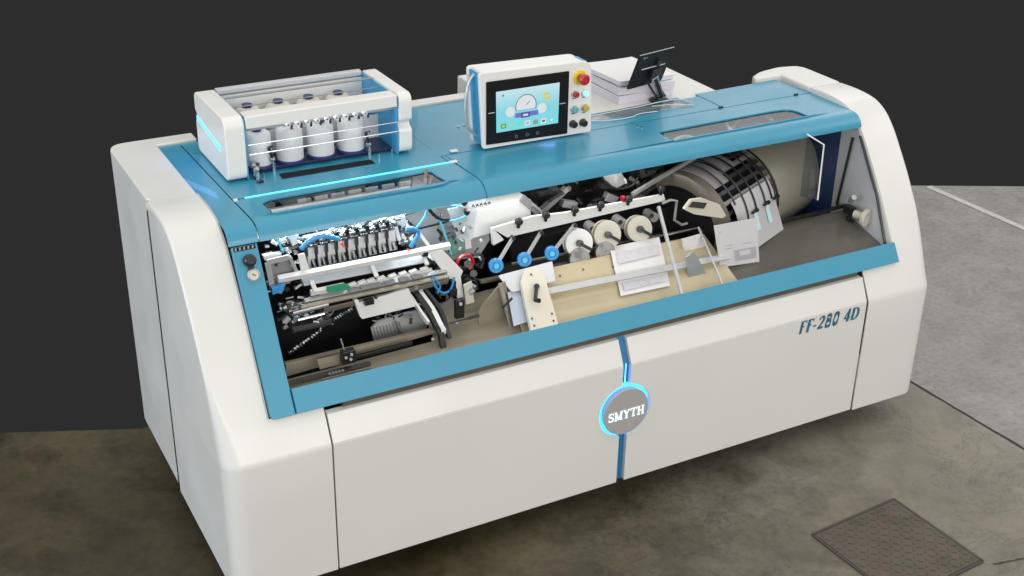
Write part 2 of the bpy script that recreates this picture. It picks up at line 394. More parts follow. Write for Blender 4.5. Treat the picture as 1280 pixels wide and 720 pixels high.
# dark slot in rack deck
b = MB(); b.prism([U(x, y, z=ZR + .0015) for x, y in [(349, 217.5), (353, 223.5), (469, 204), (463, 199.5)]], (0, 0, .001)); b.build('slot', dark, M)
for w, nm in ((win1, 0), (win2, 1), (win3, 2)):
    b = MB(); b.prism([V((p.x, p.y, ZR - .009)) for p in w], (0, 0, .003)); b.build('window_pane', glass, M)
# small screws on the roof
b = MB()
for x, y in [(244, 193), (573, 159), (580, 157), (802, 160), (797, 158)]: b.cyl(U(x, y, z=ZR), U(x, y, z=ZR) + V((0, 0, .005)), .005, n=10); b.build('screw', chrome, M); b = MB()
# small catches along long seam
b = MB()
for x, y in [(901, 134), (995, 118)]: b.box(U(x, y, z=ZR + .003), (.02, .008, .008))
b.build('catch', dgrey, M)

# rear delivery table and white rear strip
b = MB(); b.box((2.235, 1.19, 1.205), (.85, .56, .03)); b.build('delivery_table', white, M, bevel=.006)
b = MB(); b.box((1.42, 1.345, 1.19), (.77, .07, .10)); b.box((1.66, 1.45, 1.22), (.12, .10, .12)); b.build('rear_rail', white, M, bevel=.006)
# bent clear chute edges on window 3
for pts in ([(738, 151), (765, 150), (790, 146), (800, 142), (822, 139)], [(738, 145), (790, 135), (846, 124), (866, 131), (840, 130.5), (815, 133)]):
    P = cr([U(x, y, z=ZR + .006) for x, y in pts], 6); MB().tube(P, .0016, 6).build('chute_rim', white_b, M)

g3_ = [[U(a, b_, z=ZR + .006) for a, b_ in rw] for rw in ([(738, 145), (790, 135), (846, 124), (864, 130)], [(738, 151), (790, 146), (822, 139), (864, 131.5)])]
MB().sheet(g3_).build('chute_cover', acrylic, M)
# interior box
b = MB()
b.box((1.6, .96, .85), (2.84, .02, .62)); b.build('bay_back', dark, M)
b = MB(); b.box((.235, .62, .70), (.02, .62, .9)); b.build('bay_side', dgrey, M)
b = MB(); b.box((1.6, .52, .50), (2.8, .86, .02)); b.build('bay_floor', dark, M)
b = MB(); b.prism([(3.012, .11, .66), (3.012, .50, .66), (3.012, .50, 1.2), (3.012, .42, 1.2)], (.006, 0, 0)); b.build('bay_side', lgrey, M)
b = MB(); b.prism([(3.010, .50, .6), (3.010, .95, .6), (3.010, .95, 1.215), (3.010, .50, 1.215)], (.006, 0, 0)); b.build('bay_side', navy, M)
# lower rail
OY = lambda z: .057 + (z - .656) * .61
dn = V((0, .61, 1)).normalized(); nn = V((0, -1, .61)).normalized()
bl = V((0, .060, .660))
b = MB(); b.bar(V((.276, 0, 0)) + bl + dn * .045 + nn * .006, V((LX - B - .004, 0, 0)) + bl + dn * .045 + nn * .006, .088, .03, up=tuple(nn)); b.build('lower_rail', blue_b if False else blue, M, bevel=.002)
# brown strip under the rail, its dark colour standing in for the gap's shade
b = MB(); b.bar((.45, .080, .655), (2.80, .080, .655), .03, .045, up=(0, -.2, 1)); b.build('gap_strip', mat('gap_brown', (.11, .085, .065), .6, var=.4, vscale=9), M)
# left control column
b = MB(); P = [V((0, 0, 0)) + V((x, bl.y, bl.z)) + dn * t for x, t in [(B + .003, 0), (.272, 0), (.272, .16), (.276, .602), (B + .003, .602)]]
P = rpoly(P, [.02, 0, 0, 0, 0]); b.prism([p + nn * .014 for p in P], -nn * .02); colm = b.build('control_column', blue, M, bevel=.002)
b = MB(); b.prism([V((x, bl.y, bl.z)) + dn * t + nn * .0155 for x, t in [(B + .008, .586), (.268, .586), (.268, .600), (B + .008, .600)]], nn * .001); b.build('vent_slot', dark, colm)
for k in range(5):
    b = MB(); b.prism([V((.194 + k * .015 + x, bl.y, bl.z)) + dn * t + nn * .0165 for x, t in [(0, .588), (.006, .588), (.008, .598), (.002, .598)]], nn * .001); b.build('terminal', grey, colm)
c = UP(310, 327, (0, bl.y, bl.z), nn)
b = MB(); b.lathe(c + nn * .010, nn, [(0, .016), (.006, .017), (.010, .022), (.028, .021), (.034, .016)], 24); b.build('knob', black, colm)
c = UP(315, 345, (0, bl.y, bl.z), nn)
b = MB(); b.lathe(c + nn * .012, nn, [(0, .022), (.016, .022), (.018, .019), (.014, .018)], 24); ga = b.build('gauge', alu, colm)
b = MB(); b.lathe(c + nn * .027, nn, [(0, .0165), (.0012, .0165)], 24); b.build('dial', beige, colm)
b = MB(); b.bar(c + nn * .030 + V((-.006, 0, .004)), c + nn * .030 + V((.007, 0, -.004)), .003, .001, up=tuple(nn)); b.build('needle', black, colm)

# front panels with centre groove and badge cut-out
BC = V((1.598, 0, .338)); BR = .117; TH = .03
def front_panel(x0, x1, cutside):
    b = MB(); zs = .541
    arc = [V((BC.x + BR * math.cos(a), 0, BC.z + BR * math.sin(a))) for a in [R(t) for t in range(0, 360, 6)]]
    gx = BC.x - .018 if cutside > 0 else BC.x + .018
    a0 = math.acos(.018 / BR)
    if cutside > 0:   # cut on right edge of left panel
        A_ = [V((BC.x - BR * math.cos(t), 0, BC.z - BR * math.sin(t))) for t in [a0 - 2 * a0 * k / 30 for k in range(31)]]
        poly = [V((x0, 0, 0)), V((gx, 0, 0))] + A_ + [V((gx, 0, zs)), V((x0, 0, zs))]
        xe0, xe1 = x0, gx
    else:
        A_ = [V((BC.x + BR * math.cos(t), 0, BC.z - BR * math.sin(t))) for t in [a0 - 2 * a0 * k / 30 for k in range(31)]]
        poly = [V((x1, 0, 0)), V((gx, 0, 0))] + A_ + [V((gx, 0, zs)), V((x1, 0, zs))]
        xe0, xe1 = gx, x1
    b.prism(poly, (0, TH, 0))
    s = V((0, .057, .115)); w = V((0, TH * .97, -.0))
    top = V((0, .0475, .0965))
    b.prism([V((xe0, 0, zs)), V((xe0, TH, zs)), V((xe0, TH, zs)) + top, V((xe0, 0, zs)) + top], (xe1 - xe0, 0, 0))
    return b.build('front_panel', white, M, bevel=.003)
front_panel(A + .003, 0, 1); pr = front_panel(0, LX - A - .003, -1)
b = MB(); b.box((1.598, .026, .27), (.05, .012, .54)); b.prism([(1.573, .020, .541), (1.573, .04, .541), (1.573, .100, .66), (1.573, .078, .66)], (.05, 0, 0)); b.build('centre_strip', mat('strip_blue', (.02, .16, .36), .4), M)
b = MB(); b.box((1.602, .0195, .495), (.004, .002, .09)); b.build('strip_light', led_blue, M)
bd = MB(); bd.lathe(BC + V((0, .022, 0)), (0, -1, 0), [(0, .098), (.030, .104), (.034, .101)], 64); badge = bd.build('badge', badge_m, M, ang=30)
b = MB(); b.lathe(BC + V((0, .020, 0)), (0, -1, 0), [(0, .098), (0, .1165), (.005, .1165), (.005, .100)], 64, caps=False); b.build('ring_light', led_ring, badge)
# letters S M Y T H, slab serif
def ribbon(b, O, ex, ez, ny, pts, w, lift):
    """flat ribbon stroke: pts in letter units, w per point"""
    P = pts; L = []; Rr = []
    for i, (x, z) in enumerate(P):
        a = V((*P[max(i - 1, 0)], 0)); c = V((*P[min(i + 1, len(P) - 1)], 0)); d = (c - a).normalized(); nrm = V((-d.y, d.x, 0)); ww = (w[i] if isinstance(w, (list, tuple)) else w) / 2
        for S, sg in ((L, 1), (Rr, -1)):
            q = V((x, z, 0)) + nrm * ww * sg; S.append(O + ex * q.x + ez * q.y + ny * lift)
    g = [[l, r] for l, r in zip(L, Rr)]
    vs = [p for r in g for p in r]; k = len(vs); vs += [p - ny * .0012 for p in vs]
    fs = []
    for i in range(len(g) - 1):
        a = 2 * i; fs += [(a, a + 1, a + 3, a + 2), (k + a, k + a + 2, k + a + 3, k + a + 1), (a, a + 2, k + a + 2, k + a), (a + 1, k + a + 1, k + a + 3, a + 3)]
    fs += [(0, k, k + 1, 1), (len(vs) - k - 2, len(vs) - k - 1, len(vs) - 1, len(vs) - 2)]
    b.add(vs, fs)
G = {'S': (.62, [([(.55, .80), (.47, .91), (.30, .95), (.12, .90), (.06, .74), (.14, .60), (.32, .52), (.49, .43), (.57, .27), (.48, .10), (.30, .05), (.13, .10), (.05, .24)], [.10, .11, .12, .15, .17, .18, .19, .18, .17, .15, .12, .11, .10]), ([(.56, .68), (.56, .97)], .06), ([(.05, .03), (.05, .34)], .06)]),
     'M': (.98, [([(.17, .04), (.17, .96)], .12), ([(.81, .04), (.81, .96)], .16), ([(.19, .93), (.49, .08)], .15), ([(.49, .08), (.79, .93)], .09), ([(.02, .04), (.34, .04)], .08), ([(.64, .04), (.97, .04)], .08), ([(.02, .96), (.28, .96)], .08), ([(.72, .96), (.97, .96)], .08)]),
     'Y': (.82, [([(.14, .94), (.41, .48)], .16), ([(.68, .94), (.41, .48)], .10), ([(.41, .52), (.41, .04)], .16), ([(.24, .04), (.58, .04)], .08), ([(.01, .96), (.33, .96)], .08), ([(.52, .96), (.81, .96)], .08)]),
     'T': (.74, [([(.37, .96), (.37, .04)], .16), ([(.02, .95), (.72, .95)], .09), ([(.04, .97), (.04, .72)], .06), ([(.70, .97), (.70, .72)], .06), ([(.20, .04), (.54, .04)], .08)]),
     'H': (.86, [([(.18, .04), (.18, .96)], .15), ([(.68, .04), (.68, .96)], .15), ([(.18, .5), (.68, .5)], .09), ([(.02, .04), (.34, .04)], .08), ([(.52, .04), (.84, .04)], .08), ([(.02, .96), (.34, .96)], .08), ([(.52, .96), (.84, .96)], .08)])}
def ell(cx, cz, rx, rz, a0, a1, n=14): return [(cx + rx * math.cos(R(a0 + (a1 - a0) * k / n)), cz + rz * math.sin(R(a0 + (a1 - a0) * k / n))) for k in range(n + 1)]
w0 = [.20 if abs(math.cos(R(360 * k / 24))) > .7 else .07 + .12 * abs(math.cos(R(360 * k / 24))) for k in range(25)]
G2 = {'F': (.60, [([(.16, 0), (.16, 1)], .19), ([(.08, .97), (.56, .97)], .07), ([(.16, .54), (.42, .54)], .08), ([(.56, .98), (.54, .80)], .05)]),
      '-': (.36, [([(.02, .36), (.28, .36)], .11)]),
      '2': (.64, [([(.08, .72)] + ell(.30, .72, .20, .25, 160, -20, 12) + [(.38, .46), (.22, .24), (.06, .08)], [.10] * 4 + [.09] * 3 + [.17] * 7 + [.16, .10, .08]), ([(.04, .08), (.54, .08)], .15)]),
      '8': (.66, [(ell(.31, .76, .18, .21, 90, 450, 24), w0), (ell(.31, .27, .22, .25, 90, 450, 24), w0)]),
      '0': (.66, [(ell(.31, .50, .21, .48, 90, 450, 24), w0)]),
      ' ': (.34, []),
      '4': (.66, [([(.42, 0), (.42, 1)], .19), ([(.42, .98), (.04, .30)], .07), ([(.02, .29), (.60, .29)], .10)]),
      'D': (.78, [([(.16, 0), (.16, 1)], .19), ([(.08, .97), (.30, .97)] + ell(.30, .50, .36, .46, 80, -80, 14) + [(.30, .03), (.08, .03)], [.06] * 3 + [.10] * 2 + [.18] * 9 + [.10] * 3 + [.06] * 2)])}
def write(name, txt, GG, O, size, m, parent, slant=0, ez0=(0, 0, 1), sx=1.0, gap=.06, ex=(1, 0, 0), ny=(0, -1, 0), bw=1.0):
    b = MB(); x = 0; ex = V(ex); ez = V(ez0) + ex * slant; k = 0
    for ch in txt:
        w, st = GG[ch]
        for pts, ww in st:
            k += 1; ww = [q * bw for q in ww] if isinstance(ww, list) else ww * bw; ribbon(b, V(O) + ex * (x * size * sx), ex * size * sx, ez * size, V(ny), pts, ww, .0016 + .00012 * (k % 9))
        x += w + gap
    return b.build(name, m, parent, ang=40)
tw = sum(G[c][0] for c in 'SMYTH') + .06 * 4
write('lettering', 'SMYTH', G, (BC.x - .083, -.012, BC.z - .026 - .002), .166 / tw, mat('badge_letters', (.8, .95, 1), .4, emis=(.7, .95, 1), es=.7), badge, sx=1.0)
write('lettering', 'FF-280 4D', G2, (2.449, 0, .472), .058, ink, M, slant=.14, sx=.97, bw=1.15)

# ------------------------------------------------------------------ working bay: right part
# inclined cream tray
ty0, tz0, ty1, tz1 = .14, .705, .35, .845
tn = V((0, -(tz1 - tz0), (ty1 - ty0))).normalized(); TP = (0, ty0, tz0)
def T(px, py, off=0.): return UP(px, py, V(TP) + tn * off, tn)
a_, b_ = U(632, 352, y=ty1).x, U(884, 296, y=ty1).x
b = MB(); b.prism([V((a_ - .03, ty0, tz0)), V((b_ + .02, ty0, tz0)), V((b_ - .02, ty1, tz1)), V((a_, ty1, tz1))], -tn * .01); b.build('feed_tray', cream, M, bevel=.001)
for x, y in [(729, 337), (766, 334), (700, 345)]: b = MB(); b.cyl(T(x, y), T(x, y) + tn * .003, .004, n=10); b.build('tray_screw', dgrey, M)
b = MB(); b.bar(T(686, 364, .03), T(912, 320, .03), .028, .006, up=tuple(tn)); b.build('guide_bar', alu, M, bevel=.001)
b = MB(); b.bar(U(823, 258, y=.33), T(852, 368, .05), .012, .012); b.build('guide_rod', alu, M, bevel=.001)
b = MB(); b.bar(U(873, 284, y=.33), T(903, 356, .05), .008, .008); b.build('guide_rod', alu, M, bevel=.001)
b = MB(); b.tube([U(832, 294, y=.36), U(873, 284, y=.36), U(878, 290, y=.35)], .004); b.build('guide_wire', chrome, M)
# crank plate
b = MB(); pl = rpoly([T(x, y, .06) for x, y in [(651, 352), (655, 336), (668, 333), (680, 341), (698, 405), (664, 413)]], [.01, .03, .03, .03, .002, .002]); b.prism(pl, -tn * .02); cp = b.build('crank_plate', beige, M, bevel=.002)
b = MB()
for x, y in [(664, 343), (665, 398), (692, 401), (690, 392), (668, 407)]: b.cyl(T(x, y, .06), T(x, y, .064), .004, n=10)
b.build('bolt', dgrey, cp)
b = MB(); b.cyl(T(671, 358, .06), T(671, 358, .085), .011); b.tube([T(671, 358, .08), T(669, 375, .08)], .0075, 10); b.tube([T(669, 375, .08), T(674, 376, .10)], .009, 10); b.build('crank_handle', black, cp)
b = MB(); b.prism(rpoly([T(x, y, .03) for x, y in [(622, 345), (690, 327), (694, 352), (640, 366)]], .008), tn * .004); b.build('side_plate', lgrey, M, bevel=.001)
b = MB(); b.prism([T(x, y, .02) for x, y in [(634, 366), (660, 360), (668, 400), (642, 408)]], tn * .004); b.build('side_plate', mat('pale_blue_plate', (.42, .47, .56), .5), M)
b = MB(); b.tube([T(629, 384, .05), T(640, 373, .05)], .005); b.build('lever', black, M)
# bracket beam with six black knobs
by = .42
b = MB(); b.prism([U(x, y, y=by) for x, y in [(615, 285), (617, 307), (630, 300), (626, 295)]], (0, .02, 0))
b.prism([U(x, y, y=by) for x, y in [(615, 285.5), (668, 270), (706, 266), (760, 256), (830, 243), (832, 251), (745, 271), (634, 297)]], (0, .012, 0)); bk = b.build('bracket_beam', wplate, M, bevel=.0015)
for x, y in [(648, 281), (682, 272.5), (718, 266), (750, 260), (785, 252.5), (826, 240)]:
    c = U(x, y, y=by - .004); b = MB(); b.lathe(c + V((0, 0, -.012)), (0, -.15, 1), [(0, .007), (.016, .007), (.018, .014), (.026, .017), (.036, .014), (.042, .006)], 14); b.build('clamp_knob', black, bk)
b = MB(); b.box((U(779, 250, y=.43)), (.016, .02, .03)); b.build('indicator', red, bk)
# arms and blue wheels
for (x0, y0), (x1, y1) in [((641, 297), (620, 332)), ((676, 290), (655.5, 324.5)), ((718, 281), (689.5, 316.5))]:
    P = U(x0, y0, y=.41); Q = U(x1, y1, y=.37)
    b = MB(); b.bar(P, Q, .014, .008, up=(0, -1, .3)); arm = b.build('pressure_arm', alu, M, bevel=.001)
    b = MB(); b.cyl(P + V((.0, -.012, .0)), P + V((0, .012, 0)), .008, n=12); b.build('pivot', dgrey, arm)
    ax = V((-.35, -1, .25)).normalized(); b = MB(); b.lathe(Q - ax * .012, ax, [(0, .026), (.004, .029), (.018, .029), (.022, .026), (.022, .016), (.018, .015)], 28); b.build('blue_wheel', hose, arm)
    b = MB(); b.cyl(Q + ax * .006, Q + ax * .016, .010, n=16); b.build('hub', tube_c, arm)
# white wheels
for i, (x, y, r) in enumerate([(722.5, 303.5, .058), (758, 293, .058), (798, 286, .055)]):
    c = U(x, y, y=.40); ax = V((-.25, -1, .35)).normalized()
    b = MB(); b.lathe(c - ax * .03, ax, [(0, r * .9), (.004, r), (.018, r), (.020, r * .93), (.026, r * .93), (.028, r), (.044, r), (.048, r * .95), (.049, r * .5), (.047, r * .34)], 40); w = b.build('drive_wheel', beige if i else wplate, M, ang=35)
    b = MB(); b.cyl(c + ax * .01, c + ax * .034, .014, n=16); Q = c + ax * .03; b.tube([Q, Q + V((.045, -.015, -.03))], .0065, 8); b.build('spindle', black, w)
for x, y, r in [(741, 286, .022), (776, 278, .022), (815, 270, .020)]:
    c = U(x, y, y=.46); b = MB(); b.cyl(c + V((.0, -.02, 0)), c + V((0, .04, 0)), r, n=24); b.build('idler_roller', alu, M)
for x, y in [(741, 286), (776, 278), (815, 270)]:
    c = U(x, y, y=.437); b = MB(); b.cyl(c + V((0, 0, 0)), c + V((0, .005, 0)), .010, n=16); b.build('roller_hub', dgrey, M)
b = MB()
for x, y in [(723, 322), (755, 314)]:
    c = U(x, y, y=.375); b.lathe(c, (-.2, -1, .2), [(0, .042), (.02, .042)], 30)
b.build('lower_roller', steel, M)
b = MB()
b.bar(U(600, 352, y=.40), U(905, 290, y=.40), .02, .012); b.bar(U(640, 330, y=.44), U(900, 280, y=.44), .01, .008); b.build('conveyor_rail', brown, M, bevel=.001)
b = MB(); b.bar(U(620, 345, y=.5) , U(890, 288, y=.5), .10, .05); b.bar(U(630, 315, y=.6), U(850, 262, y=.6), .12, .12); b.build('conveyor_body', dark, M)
# dark machinery behind the beam
rnd = random.Random(2)
for k in range(90):
    x = rnd.uniform(665, 832); y = rnd.uniform(215, 262) - (x - 660) * .06; yy = rnd.uniform(.5, .8); c = U(x, y, y=yy); b = MB(); mm = rnd.choice([dgrey, dgrey, alu, dark, dark])
    if rnd.random() < .5: b.box(c, (rnd.uniform(.02, .09), .03, rnd.uniform(.01, .04)), Matrix.Rotation(rnd.uniform(-.6, .6), 3, 'Y'))
    else: d = V((rnd.uniform(-.06, .06), rnd.uniform(-.05, .02), rnd.uniform(-.03, .03))); b.cyl(c, c + d, rnd.uniform(.004, .015), n=12)
    b.build('linkage', mm, M, bevel=.001)
b = MB(); b.tube(cr([U(x, y, y=.50) for x, y in [(664, 256), (672, 262), (680, 272)]], 5), .008); b.bar(U(652, 247, y=.5), U(684, 275, y=.5), .008, .03); b.bar(U(672, 268, y=.55), U(708, 235, y=.55), .03, .02); b.build('link_plate', grey, M, bevel=.001)
b = MB(); b.prism(rpoly([U(x, y, y=.5) for x, y in [(752, 221), (776, 214), (783, 228), (768, 234)]], .004), (0, .012, 0)); b.bar(U(790, 243, y=.45), U(870, 196, y=.55), .012, .016); b.bar(U(770, 232, y=.5), U(782, 226, y=.45), .01, .02); b.build('cam_plate', alu, M, bevel=.001)
b = MB(); b.tube(cr([U(x, y, y=.5) for x, y in [(752, 219), (757, 228), (772, 236), (790, 232), (797, 222)]], 5), .005); b.build('cable', rubber, M)
# bent wire hook right of the beam
b = MB(); b.tube([U(x, y, y=.40) for x, y in [(828, 254), (838, 250), (846, 251), (843, 275), (852, 281), (859, 279)]], .006); b.build('hook', alu, M)
# white cover box
b = MB(); b.prism([U(x, y, y=.50) for x, y in [(585, 265), (664, 250), (664, 285), (664, 277), (585, 307)][:3] + [U and (664, 278), (585, 300)]], (0, .10, 0)); b.build('cover_box', wplate, M, bevel=.003)
b = MB(); b.prism([U(580, 290, y=.48), U(586, 289, y=.48), U(590, 310, y=.48), U(582, 312, y=.48)], (0, .01, 0)); b.build('cover_flange', wplate, M, bevel=.001)
b = MB()
for k in range(5): c = U(590 + k * 5, 259 - k * 1, y=.52); b.tube([c, c + V((.006, 0, .008)), c + V((.01, 0, 0))], .003, 6)
b.build('spring', dgrey, M)

# folding drum, its axis turned away from the front and carrying the cream cylinder at its far end
DC0 = V((2.126, .476, .829)); dr = .245
DA = V((math.cos(.421), math.sin(.421), .016)).normalized(); DE1 = DA.cross(V((0, 0, 1))).normalized(); DE2 = DE1.cross(DA)
def DP(sx_, t, r=dr): return DC0 + DA * sx_ + (DE1 * math.cos(t) + DE2 * math.sin(t)) * r
def DU(px, py, r=dr):
    """axial place and angle where the sight line meets the drum surface of radius r"""
    d = (CR @ V(((px - 640) / F, -(py - 360) / F, -1))).normalized(); o_ = CAM - DC0
    dp = d - DA * d.dot(DA); op = o_ - DA * o_.dot(DA); a = dp.dot(dp); bq = 2 * dp.dot(op); c = op.dot(op) - r * r
    q = max(0, bq * bq - 4 * a * c); p = o_ + d * ((-bq - math.sqrt(q)) / (2 * a)); return p.dot(DA), math.atan2(p.dot(DE2), p.dot(DE1))
b = MB(); b.lathe(DC0 + DA * .47, DA, [(0, dr * .995), (.42, dr * .995)], 96); b.build('printing_cylinder', cream_d, M, ang=40)
b = MB(); b.lathe(DC0, DA, [(0, dr * .78), (0, dr * .975), (.004, dr), (.05, dr), (.05, dr * .78), (0, dr * .78)], 96, caps=False); dr_ = b.build('folding_drum', mat('drum_rim', (.13, .11, .085), .4, metal=.2, var=.15), M, ang=35)
b = MB(); b.lathe(DC0 + DA * .03, DA, [(0, dr * .80), (.43, dr * .80)], 80); b.build('drum_core', dark, dr_)
for k in range(12):
    t = -.5 + k * .19
    b = MB(); b.bar(DP(.05, t, dr * .93), DP(.46, t, dr * .93), .018, .014, up=tuple(DP(0, t, 1) - DC0)); b.build('drum_bar', dgrey if k % 3 else grey, dr_, bevel=.001)
def drum_patch(s0, s1, t0, t1, r, n=14): return [[DP(s0, t0 + (t1 - t0) * k / n, r), DP(s1, t0 + (t1 - t0) * k / n, r)] for k in range(n + 1)]
MB().sheet(drum_patch(.055, .17, .95, 1.75, dr + .001)).build('drum_plate', mat('mauve_plate', (.25, .235, .24), .5, var=.1), dr_, solid=.003)
MB().sheet(drum_patch(.19, .30, 1.15, 1.85, dr + .001)).build('drum_plate', MATS['mauve_plate'], dr_, solid=.003)
for j, s_ in enumerate([.10, .17, .245, .325, .385, .435]):
    MB().sheet(drum_patch(s_ - .004, s_ + .004, [.55, .15, .30, .30, .3, .10][j], 1.9, dr + .014, 30)).build('drum_band', black if j in (2, 4, 5) else dgrey, dr_, solid=.004)
b = MB()
b.prism(rpoly([U(x, y, y=.27) for x, y in [(855, 262), (864, 250), (878, 248), (900, 256), (908, 270), (903, 273), (868, 268)]], .006), (0, .015, 0)); b.build('drum_clamp', beige, dr_, bevel=.001)
b = MB(); b.prism(rpoly([U(x, y, y=.266) for x, y in [(861, 259), (866, 252), (884, 254), (880, 261)]], .003), (0, .003, 0)); b.build('clamp_pad', dgrey, dr_)
# printed sheets (things)
def sheet_thing(name, grid, label, m=paper, group='printed sheets in the machine bay', th=.0016):
    o = MB().sheet(grid).build(name, m, None, solid=th, ang=60); tag(o, label, 'sheet', group); return o
def bil(c, n, m_, P):
    g = []
    for i in range(n + 1):
        r = []
        for j in range(m_ + 1):
            u, v = j / m_, i / n
            x = (c[0][0] * (1 - u) + c[1][0] * u) * (1 - v) + (c[3][0] * (1 - u) + c[2][0] * u) * v
            y = (c[0][1] * (1 - u) + c[1][1] * u) * (1 - v) + (c[3][1] * (1 - u) + c[2][1] * u) * v
            r.append(P(x, y))
        g.append(r)
    return g
sr = dr + .008
sL = DU(899, 232, sr)[0]; sR = DU(962, 228, sr)[0]
def SP(s_, q):
    """sheet: follows the drum, then hangs straight from it"""
    t0 = .62; tb_ = .22
    if q < .45: return DP(s_, t0 + (tb_ - t0) * q / .45, sr)
    p = DP(s_, tb_, sr); d = -(DE2 * math.cos(tb_) - DE1 * math.sin(tb_)); return p + (d + DE1 * .15).normalized() * (q - .45) * .25
s1 = sheet_thing('printed_sheet', [[SP(sL + (sR - sL) * u / 6 + .02 * v / 12, v / 12) for u in range(7)] for v in range(13)], 'blank grey sheet hanging off the front of the folding drum')
s1.data.materials[0] = mat('grey_sheet', (.47, .455, .47), .6, var=.05)
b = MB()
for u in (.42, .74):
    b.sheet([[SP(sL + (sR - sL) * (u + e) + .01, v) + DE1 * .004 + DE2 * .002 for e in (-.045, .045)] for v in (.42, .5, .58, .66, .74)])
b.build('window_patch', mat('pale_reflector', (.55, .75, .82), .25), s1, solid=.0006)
for u in (.40, .72, .98):
    c = SP(sL + (sR - sL) * u, .36) + DE1 * .012
    b = MB(); b.cyl(c - DA * .018, c + DA * .018, .006, n=10); b.cyl(c + DA * .014, c + DA * .024, .009, n=10); b.build('band_roller', black, dr_)
s2 = sheet_thing('printed_sheet', bil([(892, 282), (946, 272), (949, 327), (900, 334)], 4, 4, lambda x, y: U(x, y, y=.22)), 'upright white sheet with small printed boxes behind the rods')
def on2(pts, d): return [U(x, y, y=.2185 - d) for x, y in pts]
b = MB(); b.prism(on2([(917, 313), (945, 308), (946, 322), (919, 327)], 0), (0, -.0004, 0)); b.build('printed_box', print_, s2)
for x, y, w in [(906, 307, 9), (906, 311, 9), (929, 304, 10), (899, 290, 2)]:
    MB().prism(on2([(x, y), (x + w, y - w * .17), (x + w, y - w * .17 + 1.2), (x, y + 1.2)], 0), (0, -.0004, 0)).build('printed_line', print_, s2)
b = MB(); b.prism(on2([(924, 314), (938, 311.5), (938, 317), (925, 320)], .0008), (0, -.0004, 0)); b.build('printed_label', paper, s2)
s3 = sheet_thing('printed_sheet', bil([(762, 309), (824, 296), (838, 357), (776, 370)], 4, 4, lambda x, y: T(x, y, .012)), 'sheet with dark printed band lying on the cream feed tray')
for q in ([(770, 316), (822, 305), (825, 318), (773, 330)], [(778, 354), (828, 344), (830, 352), (780, 363)]):
    MB().prism([T(x, y, .0155) for x, y in q], tn * .0005).build('printed_band', mat('print_soft', (.52, .51, .54), .8, var=.2, vscale=70), s3)

# glass guard, seal strips, hand wheel, steel deck on right
b = MB(); gp = [U(x, y, x=2.70) for x, y in [(1009, 168), (1030, 181), (1022, 250), (1000, 245)]]
b.prism([gp[0], gp[1], gp[2], gp[3]], (.005, 0, 0)); gg = b.build('glass_guard', acrylic, M)
b = MB(); b.tube([gp[0], gp[1], gp[2]], .0035, 6); b.build('edge', white_b, gg)
b = MB(); b.bar(U(940, 287, y=.40), U(1056, 257, y=.40), .014, .014); b.tube([U(1066, 172, x=3.0), U(1046, 256, x=3.0)], .006); b.tube([U(1075, 170, x=3.006), U(1096, 246, x=3.006), U(1106, 305, x=3.006)], .0055); b.build('seal_strip', black, M)
b = MB(); b.tube([U(1054, 256, x=2.98), U(1062, 268, x=2.98), U(1052, 330, x=2.98)], .011); b.tube([U(1066, 275, x=2.99), U(1060, 322, x=2.99)], .006); b.box(U(1062, 262, x=2.97), (.03, .05, .035)); b.build('lever_arm', black, M, bevel=.002)
hwp = U(1068, 267, x=2.97); b = MB(); ax = V((.35, -1, -.05)).normalized(); b.lathe(hwp, ax, [(0, .018), (.045, .018), (.048, .040), (.062, .042), (.066, .036), (.064, .018), (.060, .014)], 32); b.build('hand_knob', beige, M)
b = MB(); c = U(1063, 251, x=2.97); b.cyl(c, c + V((-.01, -.03, .03)), .012); b.build('cylinder_nut', alu, M)
b = MB(); b.prism([(U(880, 318, y=.2).x, .115, .69), (3.01, .115, .69), (3.01, .42, U(1000, 276, y=.42).z), (U(880, 318, y=.2).x + .1, .42, U(1000, 276, y=.42).z)], (0, 0, .006)); b.build('steel_deck', mat('brushed_deck', (.17, .16, .135), .22, metal=.3, var=.08, vscale=3, rvar=.08), M)
b = MB(); b.box((2.6, .70, .66), (.8, .5, .01)); b.build('steel_deck', dgrey, M)
b = MB(); b.prism([U(x, y, y=.30) for x, y in [(853, 300), (877, 293), (880, 305), (893, 350), (876, 355), (862, 345)]], (0, .01, 0)); b.build('chute_plate', wplate, M)
b = MB(); b.prism([U(x, y, y=.2) for x, y in [(858, 322), (868, 314), (884, 344), (862, 350)]], (0, .01, .0)); b.build('perforated_plate', alu, M)

# ------------------------------------------------------------------ working bay: left part
# worn steel deck and brown deck
b = MB(); b.prism([(.28, .115, .665), (1.36, .115, .70), (1.36, .50, .72), (.96, .50, .70), (.90, .27, .68), (.28, .27, .665)], (0, 0, .01)); b.build('lower_deck', tan, M)
b = MB(); b.prism([U(x, y, y=.30) for x, y in [(357, 455), (551, 410), (553, 414), (358, 471)]], (0, .02, 0)); b.build('deck_edge', tan, M, bevel=.001)
b = MB(); b.bar(U(362, 478, y=.22), U(463, 454, y=.22), .016, .004, up=(0, -1, 1)); b.build('deck_slot', black, M)
b = MB()
b.prism([U(x, y, y=.235) for x, y in [(396, 450), (436, 441), (440, 452), (400, 462)]], (0, .004, 0)); b.prism([U(x, y, y=.18) for x, y in [(402, 474), (464, 459), (466, 465), (404, 482)]], (0, .004, 0)); b.build('deck_plate', tan, M, bevel=.001)
b = MB(); b.box(U(435, 445, y=.21), (.05, .03, .05)); b.bar(U(442, 447, y=.25), U(515, 428, y=.25), .014, .014); b.build('slide_block', black, M, bevel=.002)
b = MB()
for x, y in [(432, 447), (439, 443), (438, 449)]: c = U(x, y, y=.192); b.cyl(c, c + V((0, -.006, .002)), .0055, n=12)
